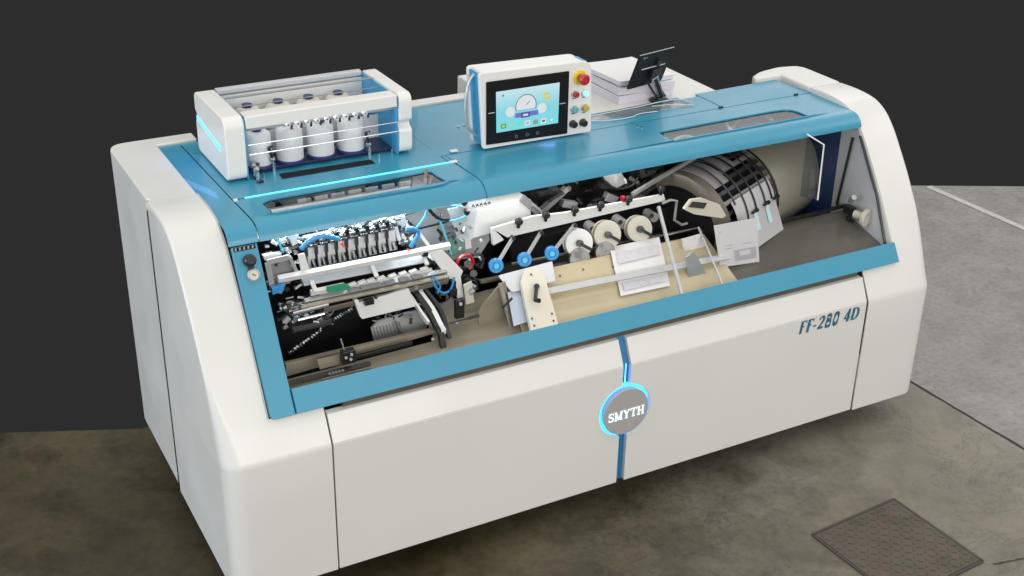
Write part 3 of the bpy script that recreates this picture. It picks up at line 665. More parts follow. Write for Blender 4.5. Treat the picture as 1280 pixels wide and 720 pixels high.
for k in range(5): c = U(412 + k * 4, 467 - k, y=.19); b.cyl(c, c + V((0, -.006, .002)), .005, n=10)
b.tube([U(430, 437, y=.21), U(426, 424, y=.21)], .003)
b.build('bolt', grey, M)
b = MB(); b.bar(U(585, 398, y=.24), U(599, 394, y=.24), .012, .003, up=(0, -1, 1)); b.bar(U(562, 404, y=.24), U(585, 398, y=.24), .006, .003, up=(0, -1, 1)); b.build('deck_slot', black, M)
# notched upright plate
b = MB(); b.prism([U(x, y, y=.28) for x, y in [(604, 381), (625, 356), (632, 352), (646, 421), (600, 436), (598, 392)]], (0, .008, 0)); b.build('notched_plate', tan, M, bevel=.001)
b = MB(); b.bar(U(625, 354, y=.27), U(643, 424, y=.2), .014, .01); b.build('hinge_bar', cream_d, M, bevel=.001)
# springs
def spring(P, Q, r, turns, wire, m):
    P = V(P); Q = V(Q); d = Q - P; dn_ = d.normalized(); a = dn_.cross(V((0, 1, 0))).normalized(); c = dn_.cross(a); n = turns * 10
    MB().tube([P + d * (k / n) + (a * math.cos(k * .6283) + c * math.sin(k * .6283)) * r for k in range(n + 1)], wire, 5).build('spring', m, M)
spring(U(361, 441, y=.32), U(402, 412, y=.32), .007, 12, .003, chrome)
spring(U(416, 400, y=.36), U(441, 385, y=.36), .007, 9, .003, chrome)
# dark gearbox behind
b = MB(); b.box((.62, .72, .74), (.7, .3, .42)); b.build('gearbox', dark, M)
b = MB(); b.box(U(388, 405, y=.34), (.15, .04, .022)); b.bar(U(366, 412, y=.33), U(407, 402, y=.33), .03, .012); b.build('tool_holder', dgrey, M, bevel=.002)
rnd = random.Random(11)
for k in range(46):
    x = rnd.uniform(352, 408); y = rnd.uniform(378, 404) - (x - 380) * .12; c = U(x, y, y=rnd.uniform(.33, .40)); b = MB(); mm = rnd.choice([chrome, chrome, alu, dgrey])
    if rnd.random() < .55: b.cyl(c, c + V((rnd.uniform(-.05, .05), rnd.uniform(-.02, .02), rnd.uniform(-.02, .02))), rnd.uniform(.003, .010), n=12)
    else: b.box(c, (rnd.uniform(.008, .035), .015, rnd.uniform(.006, .02)), Matrix.Rotation(rnd.uniform(-.7, .7), 3, 'Y'))
    b.build('air_cylinder', mm, M, bevel=.0008)
b = MB(); b.tube([U(366, 392, y=.34), U(410, 381, y=.34)], .010, 12); b.tube([U(372, 400, y=.33), U(405, 392, y=.33)], .007, 12); b.tube([U(352, 384, y=.36), U(372, 398, y=.36)], .006); b.build('piston', chrome, M)
# long rails
def rail(p, q, y, w, h, m, name='rail', bev=.001, up=(0, -.5, 1)):
    return MB().bar(U(*p, y=y), U(*q, y=y), w, h, up=up).build(name, m, M, bevel=bev)
rail((347, 349), (562, 307), .37, .020, .022, wplate)
rail((378, 352), (545, 320), .40, .04, .006, lgrey)
rail((388, 366), (430, 357), .36, .016, .02, wplate)
rail((380, 377), (558, 339), .36, .018, .016, alu)
rail((376, 384), (561, 345), .34, .014, .010, cream_d)
rail((404, 388), (560, 351), .345, .008, .022, brown)
rail((362, 389), (408, 379), .35, .012, .012, chrome)
rail((395, 366), (540, 334), .385, .006, .008, black)
rail((430, 372), (555, 343), .35, .004, .004, black)
for x, y in [(389, 357), (465, 338), (528, 323)]: b = MB(); b.bar(U(x, y - 6, y=.39), U(x + 6, y + 8, y=.34), .016, .008); b.build('cross_tie', wplate, M, bevel=.001)
rail((399, 368), (540, 338), .375, .018, .012, wplate)
for k, x in enumerate([400, 412, 424, 440, 452, 463, 476, 490, 503, 516, 530]):
    y = 363.5 - (x - 400) * .215; b = MB(); b.box(U(x, y, y=.37), (.030, .020, .006), Matrix.Rotation(R(-10), 3, 'Y')); b.build('pusher_block', wplate, M, bevel=.0015)
for k, x in enumerate([442, 457, 470, 487, 505, 521]):
    y = 362 - (x - 442) * .21; b = MB(); b.box(U(x, y, y=.35), (.040, .028, .006)); b.build('glass_plate', grey, M, bevel=.001)
b = MB(); b.prism([U(x, y, y=.335) for x, y in [(409, 360), (433, 355), (439, 359), (435, 362), (410, 366)]], (0, .012, 0)); b.build('green_latch', green, M, bevel=.001)
b = MB(); b.prism([U(x, y, y=.35) for x, y in [(340, 361), (357, 355), (355, 363), (341, 369)]], (0, .02, 0)); b.build('blue_block', hose, M, bevel=.001)
# left bracket frame
b = MB(); b.prism([U(x, y, y=.40) for x, y in [(333, 328), (360, 321), (366, 322), (369, 349), (362, 353), (338, 361)]], (0, .008, 0)); b.build('bracket_back', grey, M)
b = MB(); b.bar(U(333, 328, y=.38), U(362, 321, y=.38), .008, .02); b.bar(U(361, 320, y=.385), U(374, 347, y=.385), .024, .012); b.bar(U(334, 328, y=.38), U(341, 362, y=.38), .006, .02); b.build('bracket_frame', alu, M, bevel=.001)
b = MB(); b.prism([U(x, y, y=.36) for x, y in [(373, 319), (381, 317), (387, 337), (377, 340)]], (0, .01, 0)); b.build('end_plate', wplate, M, bevel=.001); b = MB(); b.prism([U(x, y, y=.40) for x, y in [(329, 320), (352, 316), (352, 320), (331, 326)]], (0, .02, 0)); b.build('end_plate', wplate, M, bevel=.001)
b = MB(); b.prism([U(x, y, y=.42) for x, y in [(360, 293), (369, 291), (373, 304), (366, 308)]], (0, .02, 0)); b.build('end_plate', wplate, M, bevel=.001)
# comb of needle holders
for k in range(9):
    x = 389 + k * 12.6; y = 322 - k * 2.75
    P = lambda dx, dy, yy=.43: U(x + dx, y + dy, y=yy)
    b = MB(); b.prism([P(-4, -11), P(4, -12.5), P(5, -1), P(7, 12), P(-3, 14), P(-4, 1)], (0, .01, 0)); pl = b.build('needle_plate', wplate, M, bevel=.0008)
    b = MB(); b.box(P(3, 7, .415), (.017, .006, .030)); b.m = 0; b.build('slot', black, pl)
    b = MB(); b.cyl(P(2, 3, .408), P(4, 11, .408), .0055, n=12); b.build('needle_bar', chrome, pl)
    b = MB(); b.box(P(-6.5, -8, .41), (.012, .012, .038)); b.bar(P(-6, -2, .405), P(-3, 15, .405), .004, .004); b.build('finger', dgrey, pl, bevel=.001)
    # clamps under the lip
    b = MB(); b.m = 0; b.cyl(P(-4, -20, .44), P(4, -21.5, .44), .009, n=14); b.m = 1; b.box(P(-8, -19, .44), (.012, .016, .028)); b.m = 0; b.box(P(0, -15, .425), (.014, .01, .008)); b.cyl(P(-2, -26, .44), P(-2, -23, .43), .006, n=10); b.m = 1; b.cyl(P(3, -27, .45), P(5, -17, .45), .004, n=8); b.build('thread_clamp', [chrome, black], M, bevel=.0008)
rail((350, 305), (500, 273), .46, .02, .02, dgrey)
rail((352, 312), (505, 280), .47, .010, .01, alu)
rnd = random.Random(5)
for k in range(60):
    if k < 34: x = rnd.uniform(332, 376); y = rnd.uniform(292, 322) - (x - 340) * .1
    else: x = rnd.uniform(488, 516); y = rnd.uniform(275, 312)
    c = U(x, y, y=rnd.uniform(.42, .5)); b = MB(); mm = rnd.choice([chrome, wplate, wplate, black, black])
    if rnd.random() < .5: b.cyl(c, c + V((rnd.uniform(-.02, .02), -.01, rnd.uniform(-.02, .02))), rnd.uniform(.003, .008), n=10)
    else: b.box(c, (rnd.uniform(.006, .022), .015, rnd.uniform(.006, .02)))
    b.build('fitting', mm, M, bevel=.0008)
b = MB(); b.prism([U(x, y, y=.45) for x, y in [(494, 275), (506, 270), (511, 281), (500, 286)]], (0, .02, 0)); b.build('end_plate', wplate, M, bevel=.001); b = MB(); b.prism([U(x, y, y=.43) for x, y in [(493, 284), (497, 283), (502, 300), (497, 301)]], (0, .01, 0)); b.build('end_plate', wplate, M, bevel=.001)
# milky plastic sheets/guards between
b = MB(); b.prism([U(x, y, y=.58) for x, y in [(496, 262), (606, 240), (612, 300), (598, 322), (505, 330)]], (0, .005, 0)); b.build('guard_sheet', lgrey, M)
b = MB(); b.prism([U(x, y, y=.52) for x, y in [(505, 270), (547, 258), (548, 278), (523, 286)]], (0, .005, 0)); b.build('guard_sheet', lgrey, M)
b = MB(); b.prism([U(x, y, y=.50) for x, y in [(522, 288), (547, 281), (556, 309), (541, 315), (518, 318)]], (0, .005, 0)); b.build('guard_sheet', mat('mid_grey', (.36, .37, .39), .45, var=.05), M)
b = MB(); b.prism([U(x, y, y=.46) for x, y in [(560, 262), (583, 256), (597, 262), (590, 300), (572, 298)]], (0, .005, 0)); b.build('guard_sheet', milky, M)
b = MB(); b.bar(U(522, 288, y=.42), U(538, 310, y=.40), .012, .004, up=(0, -1, 0)); b.build('guard_edge', white_b, M)
b = MB(); b.prism([U(x, y, y=.47) for x, y in [(563, 300), (579, 296), (582, 316), (566, 320)]], (0, .01, 0)); b.build('circuit_plate', mat('green_grey', (.16, .3, .26), .5, var=.4, vscale=60), M)
b = MB()
for x, y in [(565, 282), (570, 285), (566, 295), (569, 301), (577, 288)]: b.cyl(U(x, y, y=.45), U(x + 1.5, y + 4, y=.44), .005, n=10)
b.bar(U(523, 286, y=.45), U(560, 277, y=.45), .006, .006); b.tube(cr([U(x, y, y=.46) for x, y in [(547, 287), (552, 293), (549, 299)]], 4), .006)
b.build('fitting', black, M)
# right support plate with red ring
b = MB(); b.prism([U(x, y, y=.36) for x, y in [(537, 317), (553, 312), (579, 339), (576, 346), (580, 371), (572, 373), (568, 350), (560, 348)]], (0, .012, 0)); b.build('support_plate', wplate, M, bevel=.0015)
b = MB(); c = U(581, 329, y=.42)
b.tube([c + V((math.cos(R(a)) * .034, 0, math.sin(R(a)) * .034)) for a in range(-60, 241, 12)], .007, 8); b.build('red_ring', red, M)
b = MB(); b.cyl(U(592, 342, y=.38), U(592, 342, y=.40), .014, n=16); b.cyl(U(585, 330, y=.42), U(585, 330, y=.44), .015, n=16); b.tube(cr([U(x, y, y=.42) for x, y in [(590, 318), (600, 318), (604, 325), (601, 335)]], 4), .006); b.build('roller', dgrey, M)
b = MB(); b.box(U(574, 386, y=.30), (.036, .02, .075)); b.box(U(566, 365, y=.34), (.03, .02, .03)); b.box(U(566, 358, y=.35), (.02, .02, .05)); b.build('sensor_block', black, M, bevel=.002)
for a_1, a_2, a_3 in ((U(576, 380, y=.286), U(576, 380, y=.28), .007), (U(571, 403, y=.29), U(571, 403, y=.28), .006), (U(587, 366, y=.33), U(592, 362, y=.33), .012)): b = MB(); b.cyl(a_1, a_2, a_3, n=12); b.build('sensor', grey, M)
b = MB(); b.prism([U(x, y, y=.33) for x, y in [(580, 357), (590, 352), (593, 378), (583, 381)]], (0, .01, 0)); b.build('mount_plate', beige, M, bevel=.001)
rnd = random.Random(8)
for k in range(30):
    x = rnd.uniform(536, 602); y = rnd.uniform(322, 375); c = U(x, y, y=rnd.uniform(.42, .52)); b = MB(); mm = rnd.choice([dgrey, dgrey, alu, black])
    if rnd.random() < .5: b.cyl(c, c + V((rnd.uniform(-.03, .03), -.01, rnd.uniform(-.03, .03))), rnd.uniform(.003, .008), n=10)
    else: b.box(c, (rnd.uniform(.01, .04), .015, rnd.uniform(.006, .02)), Matrix.Rotation(rnd.uniform(-.7, .7), 3, 'Y'))
    b.build('mechanism', mm, M, bevel=.0008)
# white cover plate and ribbed pad
b = MB(); b.prism([U(x, y, y=.33) for x, y in [(443, 376), (448, 375), (450, 379), (471, 373), (511, 361), (520, 383), (453, 399), (450, 396)]], (0, .02, 0)); b.build('white_cover', wplate, M, bevel=.0015)
b = MB(); b.box(U(461, 377, y=.32), (.035, .02, .02)); b.cyl(U(470, 369, y=.32), U(470, 373, y=.31), .006, n=10); b.build('latch', black, M, bevel=.001)
b = MB(); b.prism([U(x, y, y=.42) for x, y in [(464, 411), (472, 402), (520, 388), (535, 405), (530, 416), (469, 430)]], (0, .01, 0)); pad = b.build('ribbed_pad', mat('pad_grey', (.48, .48, .49), .5), M)
b = MB()
for k in range(9): b.bar(U(467 + k * 4, 410 - k * 1, y=.415), U(472 + k * 4, 428 - k * 1, y=.415), .004, .004)
b.build('rib', alu, pad)
b = MB(); b.bar(U(495, 402, y=.40), U(506, 423, y=.40), .012, .006); b.build('pad_strap', alu, pad)
# curved guides
for pts, w, m in (([(519, 363), (535, 385), (546, 405), (552, 416), (556, 440)], .022, black), ([(524, 362), (540, 384), (550, 403), (555, 412)], .018, wplate), ([(531, 360), (549, 383), (558, 405), (566, 438)], .014, black), ([(513, 368), (526, 388), (536, 402)], .010, wplate)):
    Pp = cr([U(x, y, y=.37 - .045 * i) for i, (x, y) in enumerate(pts)], 5); g = [[p + V((-w / 2, 0, 0)), p + V((w / 2, 0, 0))] for p in Pp]
    MB().sheet(g).build('guide_curve', m, M, solid=.02)
b = MB(); b.cyl(U(541, 424, y=.24), U(541, 424, y=.225), .006, n=12); b.cyl(U(520, 359, y=.36), U(520, 359, y=.34), .008, n=10); b.cyl(U(527, 363, y=.35), U(527, 363, y=.34), .006, n=10); b.build('bolt', grey, M)
# vertical grey divider between void and right guides
b = MB(); b.prism([U(x, y, y=.46) for x, y in [(549, 384), (566, 372), (578, 398), (560, 405)]], (0, .01, 0)); b.build('divider', grey, M)
# hoses
def hose_(pts, y, r, m, bead=0, n=7, name='air_hose', yy=None):
    P = cr([U(x, q, y=(y if yy is None else yy[i])) for i, (x, q) in enumerate(pts)], n)
    return MB().tube(P, r, 8, bead=bead).build(name, m, M, ang=60)
h1 = hose_([(376, 312), (384, 303), (396, 297), (410, 295.5), (424, 299)], .37, .0075, hose, bead=.35, n=5, name='coolant_hose')
MB().lathe(U(426, 303, y=.365), U(432, 311, y=.36) - U(426, 303, y=.365), [(0, .007), (.030, .0015)], 12).build('nozzle', orange, h1)
h2 = hose_([(507, 287), (517, 286), (523, 291), (519, 300), (513, 309)], .38, .0075, hose, bead=.35, n=4, name='coolant_hose')
MB().lathe(U(511, 311, y=.375), U(508, 320, y=.37) - U(511, 311, y=.375), [(0, .007), (.026, .0015)], 12).build('nozzle', orange, h2)
hose_([(535, 257), (532, 268), (527, 277), (521, 284)], .42, .0042, tube_c)
hose_([(545, 272), (556, 276), (570, 275), (583, 270)], .42, .004, tube_c)
hose_([(545, 270), (553, 283), (559, 301), (564, 318)], .41, .0042, tube_c)
hose_([(557, 257), (570, 257), (578, 259)], .45, .0035, tube_c)
hose_([(534, 257), (540, 266), (549, 273), (561, 275)], .40, .006, black, bead=.3, n=4, name='cable_chain')
hose_([(539, 347), (545, 359), (554, 366), (563, 362), (568, 347)], .34, .0045, hose)
hose_([(541, 345), (550, 357), (547, 366)], .335, .0035, hose)
hose_([(344, 296), (349, 304), (354, 316)], .42, .004, tube_c)
hose_([(583, 349), (594, 352), (597, 360), (588, 366)], .33, .003, black)
b = MB()
for x, y in [(580, 256), (583, 268)]: b.lathe(U(x, y, y=.43), (0, -.3, 1), [(0, .008), (.01, .013), (.024, .012)], 14)
b.tube(cr([U(x, y, y=.38) for x, y in [(531, 321), (540, 327), (550, 329), (554, 322)]], 4), .006); b.box(U(531, 317, y=.37), (.02, .02, .016)); b.build('fitting', black, M)

# dense bright fittings of the left station
rnd = random.Random(21)
for (xa, xb, ya, yb, sl, d0, d1, cnt, nm, ms) in [(334, 382, 322, 366, .1, .39, .47, 45, 'bracket', [chrome, wplate, lgrey, dgrey]), (346, 412, 374, 412, .1, .35, .42, 62, 'clamp', [chrome, dgrey, dgrey, alu, lgrey]), (345, 505, 298, 304, .19, .43, .48, 60, 'joint', [chrome, black, wplate, black, chrome]), (385, 560, 372, 380, .2, .36, .40, 45, 'linkage_pin', [chrome, wplate, dgrey, alu]), (545, 606, 262, 330, 0, .46, .54, 34, 'connector', [chrome, dgrey, wplate, black]), (470, 560, 392, 408, .2, .34, .40, 14, 'stop', [alu, dgrey])]:
    for k in range(cnt):
        x = rnd.uniform(xa, xb); y = rnd.uniform(ya, yb) - (x - xa) * sl; c = U(x, y, y=rnd.uniform(d0, d1)); b = MB(); mm = rnd.choice(ms); t_ = rnd.random()
        if t_ < .35: b.cyl(c, c + V((rnd.uniform(-.03, .03), -.012, rnd.uniform(-.02, .02))), rnd.uniform(.0025, .007), n=10)
        elif t_ < .7: b.box(c, (rnd.uniform(.006, .028), .014, rnd.uniform(.005, .016)), Matrix.Rotation(rnd.uniform(-.5, .5), 3, 'Y'))
        else: b.bar(c, c + V((rnd.uniform(-.045, .045), rnd.uniform(-.02, .02), rnd.uniform(-.012, .03))), .006, .004)
        b.build(nm, mm, M, bevel=.0008)
# things seen through roof windows
b = MB(); b.box((.72, .575, 1.135), (.80, .20, .008)); b.build('inner_tray', mat('tray_steel', (.34, .36, .38), .3, var=.3, vscale=9), M)
b = MB(); b.m = 0
P = U(338, 262, y=.52); Q = U(512, 232, y=.52)
b.cyl(P + V((0, 0, -.02)), Q + V((0, 0, -.02)), .020, n=24); b.m = 1; b.cyl(P + V((-.02, .04, -.04)), Q + V((0, .04, -.04)), .026, n=24); b.m = 0; b.cyl(P + V((.03, -.03, -.045)), Q + V((-.01, -.03, -.045)), .006, n=12); b.m = 2; b.bar(P + V((.04, -.01, -.02)), Q + V((-.02, -.01, -.02)), .006, .010)
b.build('shaft', [chrome, grey, alu], M)
b = MB()
for k in range(7): c = U(380 + k * 21, 243 - k * 3.6, y=.60); b.box(c + V((0, 0, -.025)), (.05, .012, .016))
b.build('clamp_row', lgrey, M, bevel=.001)
b = MB(); b.box(U(510, 225, y=.6) + V((.02, 0, -.04)), (.09, .10, .03)); b.build('cover_box', lgrey, M, bevel=.002)
b = MB(); b.bar(U(531, 230, y=.55), U(533, 212, y=.6), .012, .01); b.bar(U(537, 231, y=.55), U(541, 216, y=.6), .006, .006); b.build('lever_bar', brown, M)
b = MB(); b.box(U(556, 230, y=.5) + V((.01, 0, -.02)), (.03, .02, .02)); b.build('indicator', red, M)
b = MB(); b.box((2.42, .585, 1.155), (.84, .22, .01)); b.build('inner_tray', mat('inner_grey', (.30, .29, .28), .3, metal=0, var=.25, vscale=3), M)
b = MB(); 
b.tube(cr([U(x, y, z=1.185) for x, y in [(842, 176), (848, 172), (858, 170), (870, 173)]], 6), .006); b.tube(cr([U(x, y, z=1.185) for x, y in [(907, 150), (909, 157), (914, 163), (921, 166)]], 6), .008)
b.build('hoop', white_b, M)
b = MB(); c = U(945, 153, z=1.175)
b.lathe(c, (0, 0, -1), [(0, .10), (.02, .10)], 40); b.build('disc_cover', mat('violet_grey', (.25, .22, .33), .4), M)
b = MB(); b.bar(U(905, 170, z=1.175), U(925, 150, z=1.175), .01, .01); b.bar(U(958, 146, z=1.185), U(965, 150, z=1.185), .014, .01); b.build('stay', beige, M)
b = MB(); b.box((2.1, .83, 1.17), (.7, .16, .02)); b.build('inner_chute', mat('chute_grey', (.5, .48, .46), .35, metal=0, var=.3, vscale=7), M)

# ------------------------------------------------------------------ thread rack on the roof
RK = empty('thread_rack', (.67, 1.02, ZR), 'white sided rack with thread spools and chrome rods standing on the turquoise roof', 'rack')
def rack_side(x0, x1, notch):
    y0, y1, zb, zt = .80, 1.19, ZR + .006, 1.478
    zf = ZR + .085; 
    b = MB(); pl = [V((x0, y, z)) for y, z in ([(y0, zb), (y0, zt), (y1, zt), (y1, 1.405), (y1 - .02, 1.39), (y1 - .02, 1.375), (y1, 1.36), (y1, zb)] if not notch else [(y0, zb), (y0, 1.333), (y0 + .025, 1.345), (y0 + .025, 1.362), (y0, 1.372), (y0, zt), (y1, zt), (y1, zb)])]
    rad = [.035, .045, .05, .008, .008, .008, .008, .03] if not notch else [.04, .012, .01, .01, .012, .035, .05, .03]
    b.prism(rpoly(pl, rad, 8), (x1 - x0, 0, 0)); return b.build('side_panel', white_b, RK, bevel=.016, seg=5, ang=35)
spL = rack_side(.318, .393, False); spR = rack_side(1.008, 1.062, True)
# glowing slot on the outer side of left panel
b = MB(); b.prism([(.3165, .87, 1.352), (.3165, 1.165, 1.385), (.3165, 1.165, 1.372), (.3165, .87, 1.337)], (-.001, 0, 0)); b.build('light_slot', led_cyan, spL)
for x in (1.0035, .397): b = MB(); b.box((x, 1.0, 1.35), (.007, .375, .235)); b.build('inner_panel', blue_b, RK, bevel=.002)
b = MB(); b.box((.70, .81, 1.454), (.60, .016, .046)); b.box((.70, .835, 1.476), (.60, .065, .006)); b.build('front_beam', white_b, RK, bevel=.003)
b = MB(); b.box((.70, 1.170, 1.467), (.60, .03, .02)); b.box((.70, 1.178, 1.44), (.60, .012, .05)); b.build('rear_beam', lgrey, RK, bevel=.003)
b = MB(); b.box((.70, 1.163, 1.38), (.60, .008, .14)); b.build('back_panel', wplate, RK)
b = MB(); b.cyl((.40, 1.05, 1.475), (1.0, 1.05, 1.475), .0045); b.build('rod', grey, RK)
b = MB(); b.cyl((.40, .97, 1.462), (1.0, .97, 1.462), .002); b.build('rod', grey, RK)
b = MB(); b.cyl((.40, .795, 1.372), (1.0, .795, 1.372), .0019, n=10); b.build('rod', chrome, RK)
b = MB(); b.cyl((.40, .785, 1.338), (1.0, .785, 1.338), .0026, n=10); b.build('rod', chrome, RK)
b = MB(); b.box((.70, .838, 1.423), (.60, .012, .022)); b.build('guide_strip', grey, RK)
for k in range(9):
    x = .565 + k * .0385
    b = MB(); b.cyl((x, .832, 1.418), (x, .815, 1.418), .009, n=16); b.build('thread_eye', white_b, RK)
    b = MB(); b.cyl((x, .8155, 1.418), (x, .8135, 1.418), .003, n=10); b.box((x + .016, .828, 1.405), (.008, .006, .018)); b.build('clip', dgrey, RK)
    b = MB(); b.tube([(x, .812, 1.415), (x + .004, .80, 1.34), (x + .012, .90, 1.255)], .0006, 4); b.build('thread', spoolw, RK)
b = MB(); b.box((.70, .945, ZR + .012), (.60, .17, .008)); b.build('base_tray', mat('tray_navy', (.01, .02, .07), .4), RK, bevel=.002)
b = MB(); b.box((.70, 1.0, ZR + .06), (.60, .006, .10)); b.build('divider', lgrey, RK)
# spools
for row in range(2):
    for k in range(4):
        x = .468 + k * .125; y = .90 if row == 0 else 1.10
        if row: x += .03
        zb = ZR + .017 if row == 0 else ZR + .02
        lab = ['leftmost white thread spool in the front row of the rack', 'second white thread spool from the left in the rack', 'third white thread spool from the left in the rack', 'rightmost white thread spool in the front row of the rack'][k] if row == 0 else ['leftmost cream thread spool in the back row of the rack', 'second cream thread spool from the left in the back row', 'third cream thread spool from the left in the back row', 'rightmost cream thread spool in the back row of the rack'][k]
        t = empty('thread_spool', (x, y, zb), lab, 'spool', 'thread spools in the rack')
        h = .125 + (.0, .004, -.003, .002)[k] if row == 0 else .150
        b = MB(); b.lathe((x, y, zb + .006), (0, 0, 1), [(0, .050), (.004, .052), (h - .01, .050), (h, .044), (h + .006, .036)], 40); b.build('thread_winding', spoolw if row == 0 else mat('thread_cream', (.66, .63, .55), .75, bump=.5, bscale=500), t)
        b = MB(); b.lathe((x, y, zb), (0, 0, 1), [(0, .056), (.007, .056), (.012, .052)], 40); b.build('spool_base', purple, t)
        b = MB(); b.lathe((x, y, zb + h + .004), (0, 0, 1), [(0, .016), (.012, .016), (.012, .02), (.02, .02)], 20); b.build('spool_top', purple, t)
# cone heads visible between beams
for k in range(4):
    b = MB(); x = .50 + k * .125; b.lathe((x, .895, 1.448), (0, 0, 1), [(0, .014), (.014, .016), (.018, .012)], 18); b.build('post_cap', purple, RK)
# tensioner posts in front of rack
for (x, y, top, m2) in [(319, 222, 202, 0), (323, 227, 208, 0), (342.5, 214, 187, 1), (462, 195, 171, 1)]:
    c = U(x, y, z=ZR); o_ = empty('thread_tensioner', c, {319: 'chrome thread tensioner post nearest the left side of the rack', 323: 'chrome post with black foot in front of the left rack side', 342.5: 'chrome post with slanted black arm before the leftmost spool', 462: 'chrome post with black arm by the right end of the rack'}[x], 'tensioner', 'thread tensioners')
    b = MB(); b.lathe(c, (0, 0, 1), [(0, .008), (.03, .008), (.031, .0055), (.045, .0055)], 14); b.build('post', chrome, o_)
    b = MB(); b.lathe(c + V((-.006, -.004, .048)), (.3, -.3, 1), [(-.006, .008), (.0, .011), (.008, .011), (.014, .005)], 14); b.build('tension_disc', steel, o_)
    b = MB()
    if m2: b.tube([c + V((-.004, -.008, .05)), c + V((-.016, -.008, .10))], .006, 8); b.tube([c + V((-.02, -.01, .10)), c + V((.0, -.01, .105))], .005, 8)
    else: b.tube([c + V((-.012, .0, .055)), c + V((.018, 0, .05))], .007, 8); b.box(c + V((.004, -.012, .004)), (.022, .016, .008))
    b.build('arm', black, o_)
for x, y in [(330, 222), (474, 198), (490, 191)]: c = U(x, y, z=ZR); b = MB(); b.cyl(c, c + V((0, 0, .018)), .003, n=8); b.build('peg', chrome, M)

# ------------------------------------------------------------------ operator console
CN = empty('control_console', (1.56, .76, ZR), 'white control console with touch screen and coloured push buttons on the roof', 'console')
y0 = .702
b = MB(); pl = rpoly([V((x, y0, z)) for x, z in [(1.322, 1.238), (1.825, 1.235), (1.812, 1.540), (1.302, 1.552)]], [.012, .012, .05, .018], 8)
b.prism(pl, (0, .018, 0)); b.build('front_plate', white_b, CN, bevel=.004, seg=3)
b = MB(); b.prism([V((x, y0 + .018, z)) for x, z in [(1.329, 1.245), (1.812, 1.245), (1.800, 1.533), (1.308, 1.543)]], (0, .078, 0)); b.build('side_cover', blue_b, CN)
b = MB(); pl = rpoly([V((x, y0 + .096, z)) for x, z in [(1.322, 1.240), (1.820, 1.240), (1.810, 1.541), (1.302, 1.553)]], [.012, .012, .05, .018], 8)
b.prism(pl, (0, .02, 0)); b.build('back_plate', white_b, CN, bevel=.004, seg=3)
b = MB(); b.tube([V((1.345, y0 + .06, 1.575)), V((1.80, y0 + .06, 1.565))], .0); b = MB(); b.prism([V((1.315, y0 + .012, 1.541)), V((1.77, y0 + .012, 1.530)), V((1.77, y0 + .104, 1.530)), V((1.315, y0 + .104, 1.541))], (0, 0, .012)); b.build('top_cover', white_b, CN, bevel=.003)
b = MB(); b.tube(cr([V((1.315, y0 + .06, 1.535)), V((1.290, y0 + .06, 1.505)), V((1.274, y0 + .06, 1.42)), V((1.280, y0 + .06, 1.33)), V((1.310, y0 + .06, 1.29)), V((1.330, y0 + .06, 1.275))], 6), .0065, 10); b.build('handle', alu, CN)
b = MB(); b.tube(cr([V((1.818, y0 + .06, 1.46)), V((1.838, y0 + .06, 1.43)), V((1.838, y0 + .06, 1.37)), V((1.82, y0 + .06, 1.34))], 6), .004, 8); b.build('handle', alu, CN)
YF = y0 - .0005
FP = lambda px, py, d=0: U(px, py, y=YF - d)
def face_poly(b, pts, d0, d1): b.prism([FP(x, y, d0) for x, y in pts], (0, -(d1 - d0), 0))
b = MB(); b.prism(rpoly([FP(x, y) for x, y in [(607.5, 102.5), (711, 88.5), (708.5, 166.5), (607.5, 181)]], .004), (0, -.005, 0)); hm_ = b.build('display_bezel', mat('bezel_black', (.006, .006, .007), .35, spec=.3), CN, bevel=.001)
def screen_mat():
    m = bpy.data.materials.new('screen'); m.use_nodes = True; nt = m.node_tree; b = nt.nodes['Principled BSDF']; L = nt.links
    tc = nt.nodes.new('ShaderNodeTexCoord'); s = nt.nodes.new('ShaderNodeSeparateXYZ'); L.new(tc.outputs['Object'], s.inputs[0])
    mr = nt.nodes.new('ShaderNodeMapRange'); mr.inputs['From Min'].default_value = 1.29; mr.inputs['From Max'].default_value = 1.49; L.new(s.outputs['Z'], mr.inputs['Value'])
    r = nt.nodes.new('ShaderNodeValToRGB'); e = r.color_ramp.elements; e[0].color = (.20, .72, .80, 1); e[1].color = (.62, .82, .86, 1); q = e.new(.45); q.color = (.22, .66, .78, 1); L.new(mr.outputs[0], r.inputs[0])
    b.inputs['Base Color'].default_value = (.02, .02, .02, 1); b.inputs['Roughness'].default_value = .2
    L.new(r.outputs[0], b.inputs['Emission Color']); b.inputs['Emission Strength'].default_value = .95
    return m
b = MB(); b.prism([FP(x, y, .0052) for x, y in [(620, 115), (699.5, 103), (697.5, 153.5), (620.5, 166)]], (0, -.0008, 0)); scr = b.build('screen', screen_mat(), CN)
em = lambda n, c, s=.8: mat(n, (.02, .02, .02), .3, emis=c, es=s)
ew = em('px_white', (.85, .9, .92)); eb = em('px_blue', (.16, .2, .62)); ey = em('px_yellow', (.75, .75, .15)); ek = em('px_dark', (.02, .06, .1)); eg = em('px_green', (.1, .45, .12)); ec = em('px_cyan', (.2, .85, .75)); eg2 = em('px_grey', (.35, .45, .45))
D0 = .0062
def disc(px, py, r, d, m, name='gauge', a0=0, a1=360):
    c = FP(px, py, d); n = 28; P = [c + V((r * math.cos(R(a0 + (a1 - a0) * k / n)), 0, r * math.sin(R(a0 + (a1 - a0) * k / n)))) for k in range(n + (0 if a1 - a0 == 360 else 1))]
    MB().prism(P, (0, -.0004, 0)).build(name, m, scr)
disc(657.5, 132, .0475, D0, ek, a0=-20, a1=200); disc(657.5, 132, .0445, D0 + .0006, ew, a0=-20, a1=200)
disc(638, 140, .021, D0 + .0002, ew); disc(677.5, 135, .021, D0 + .0002, ew)
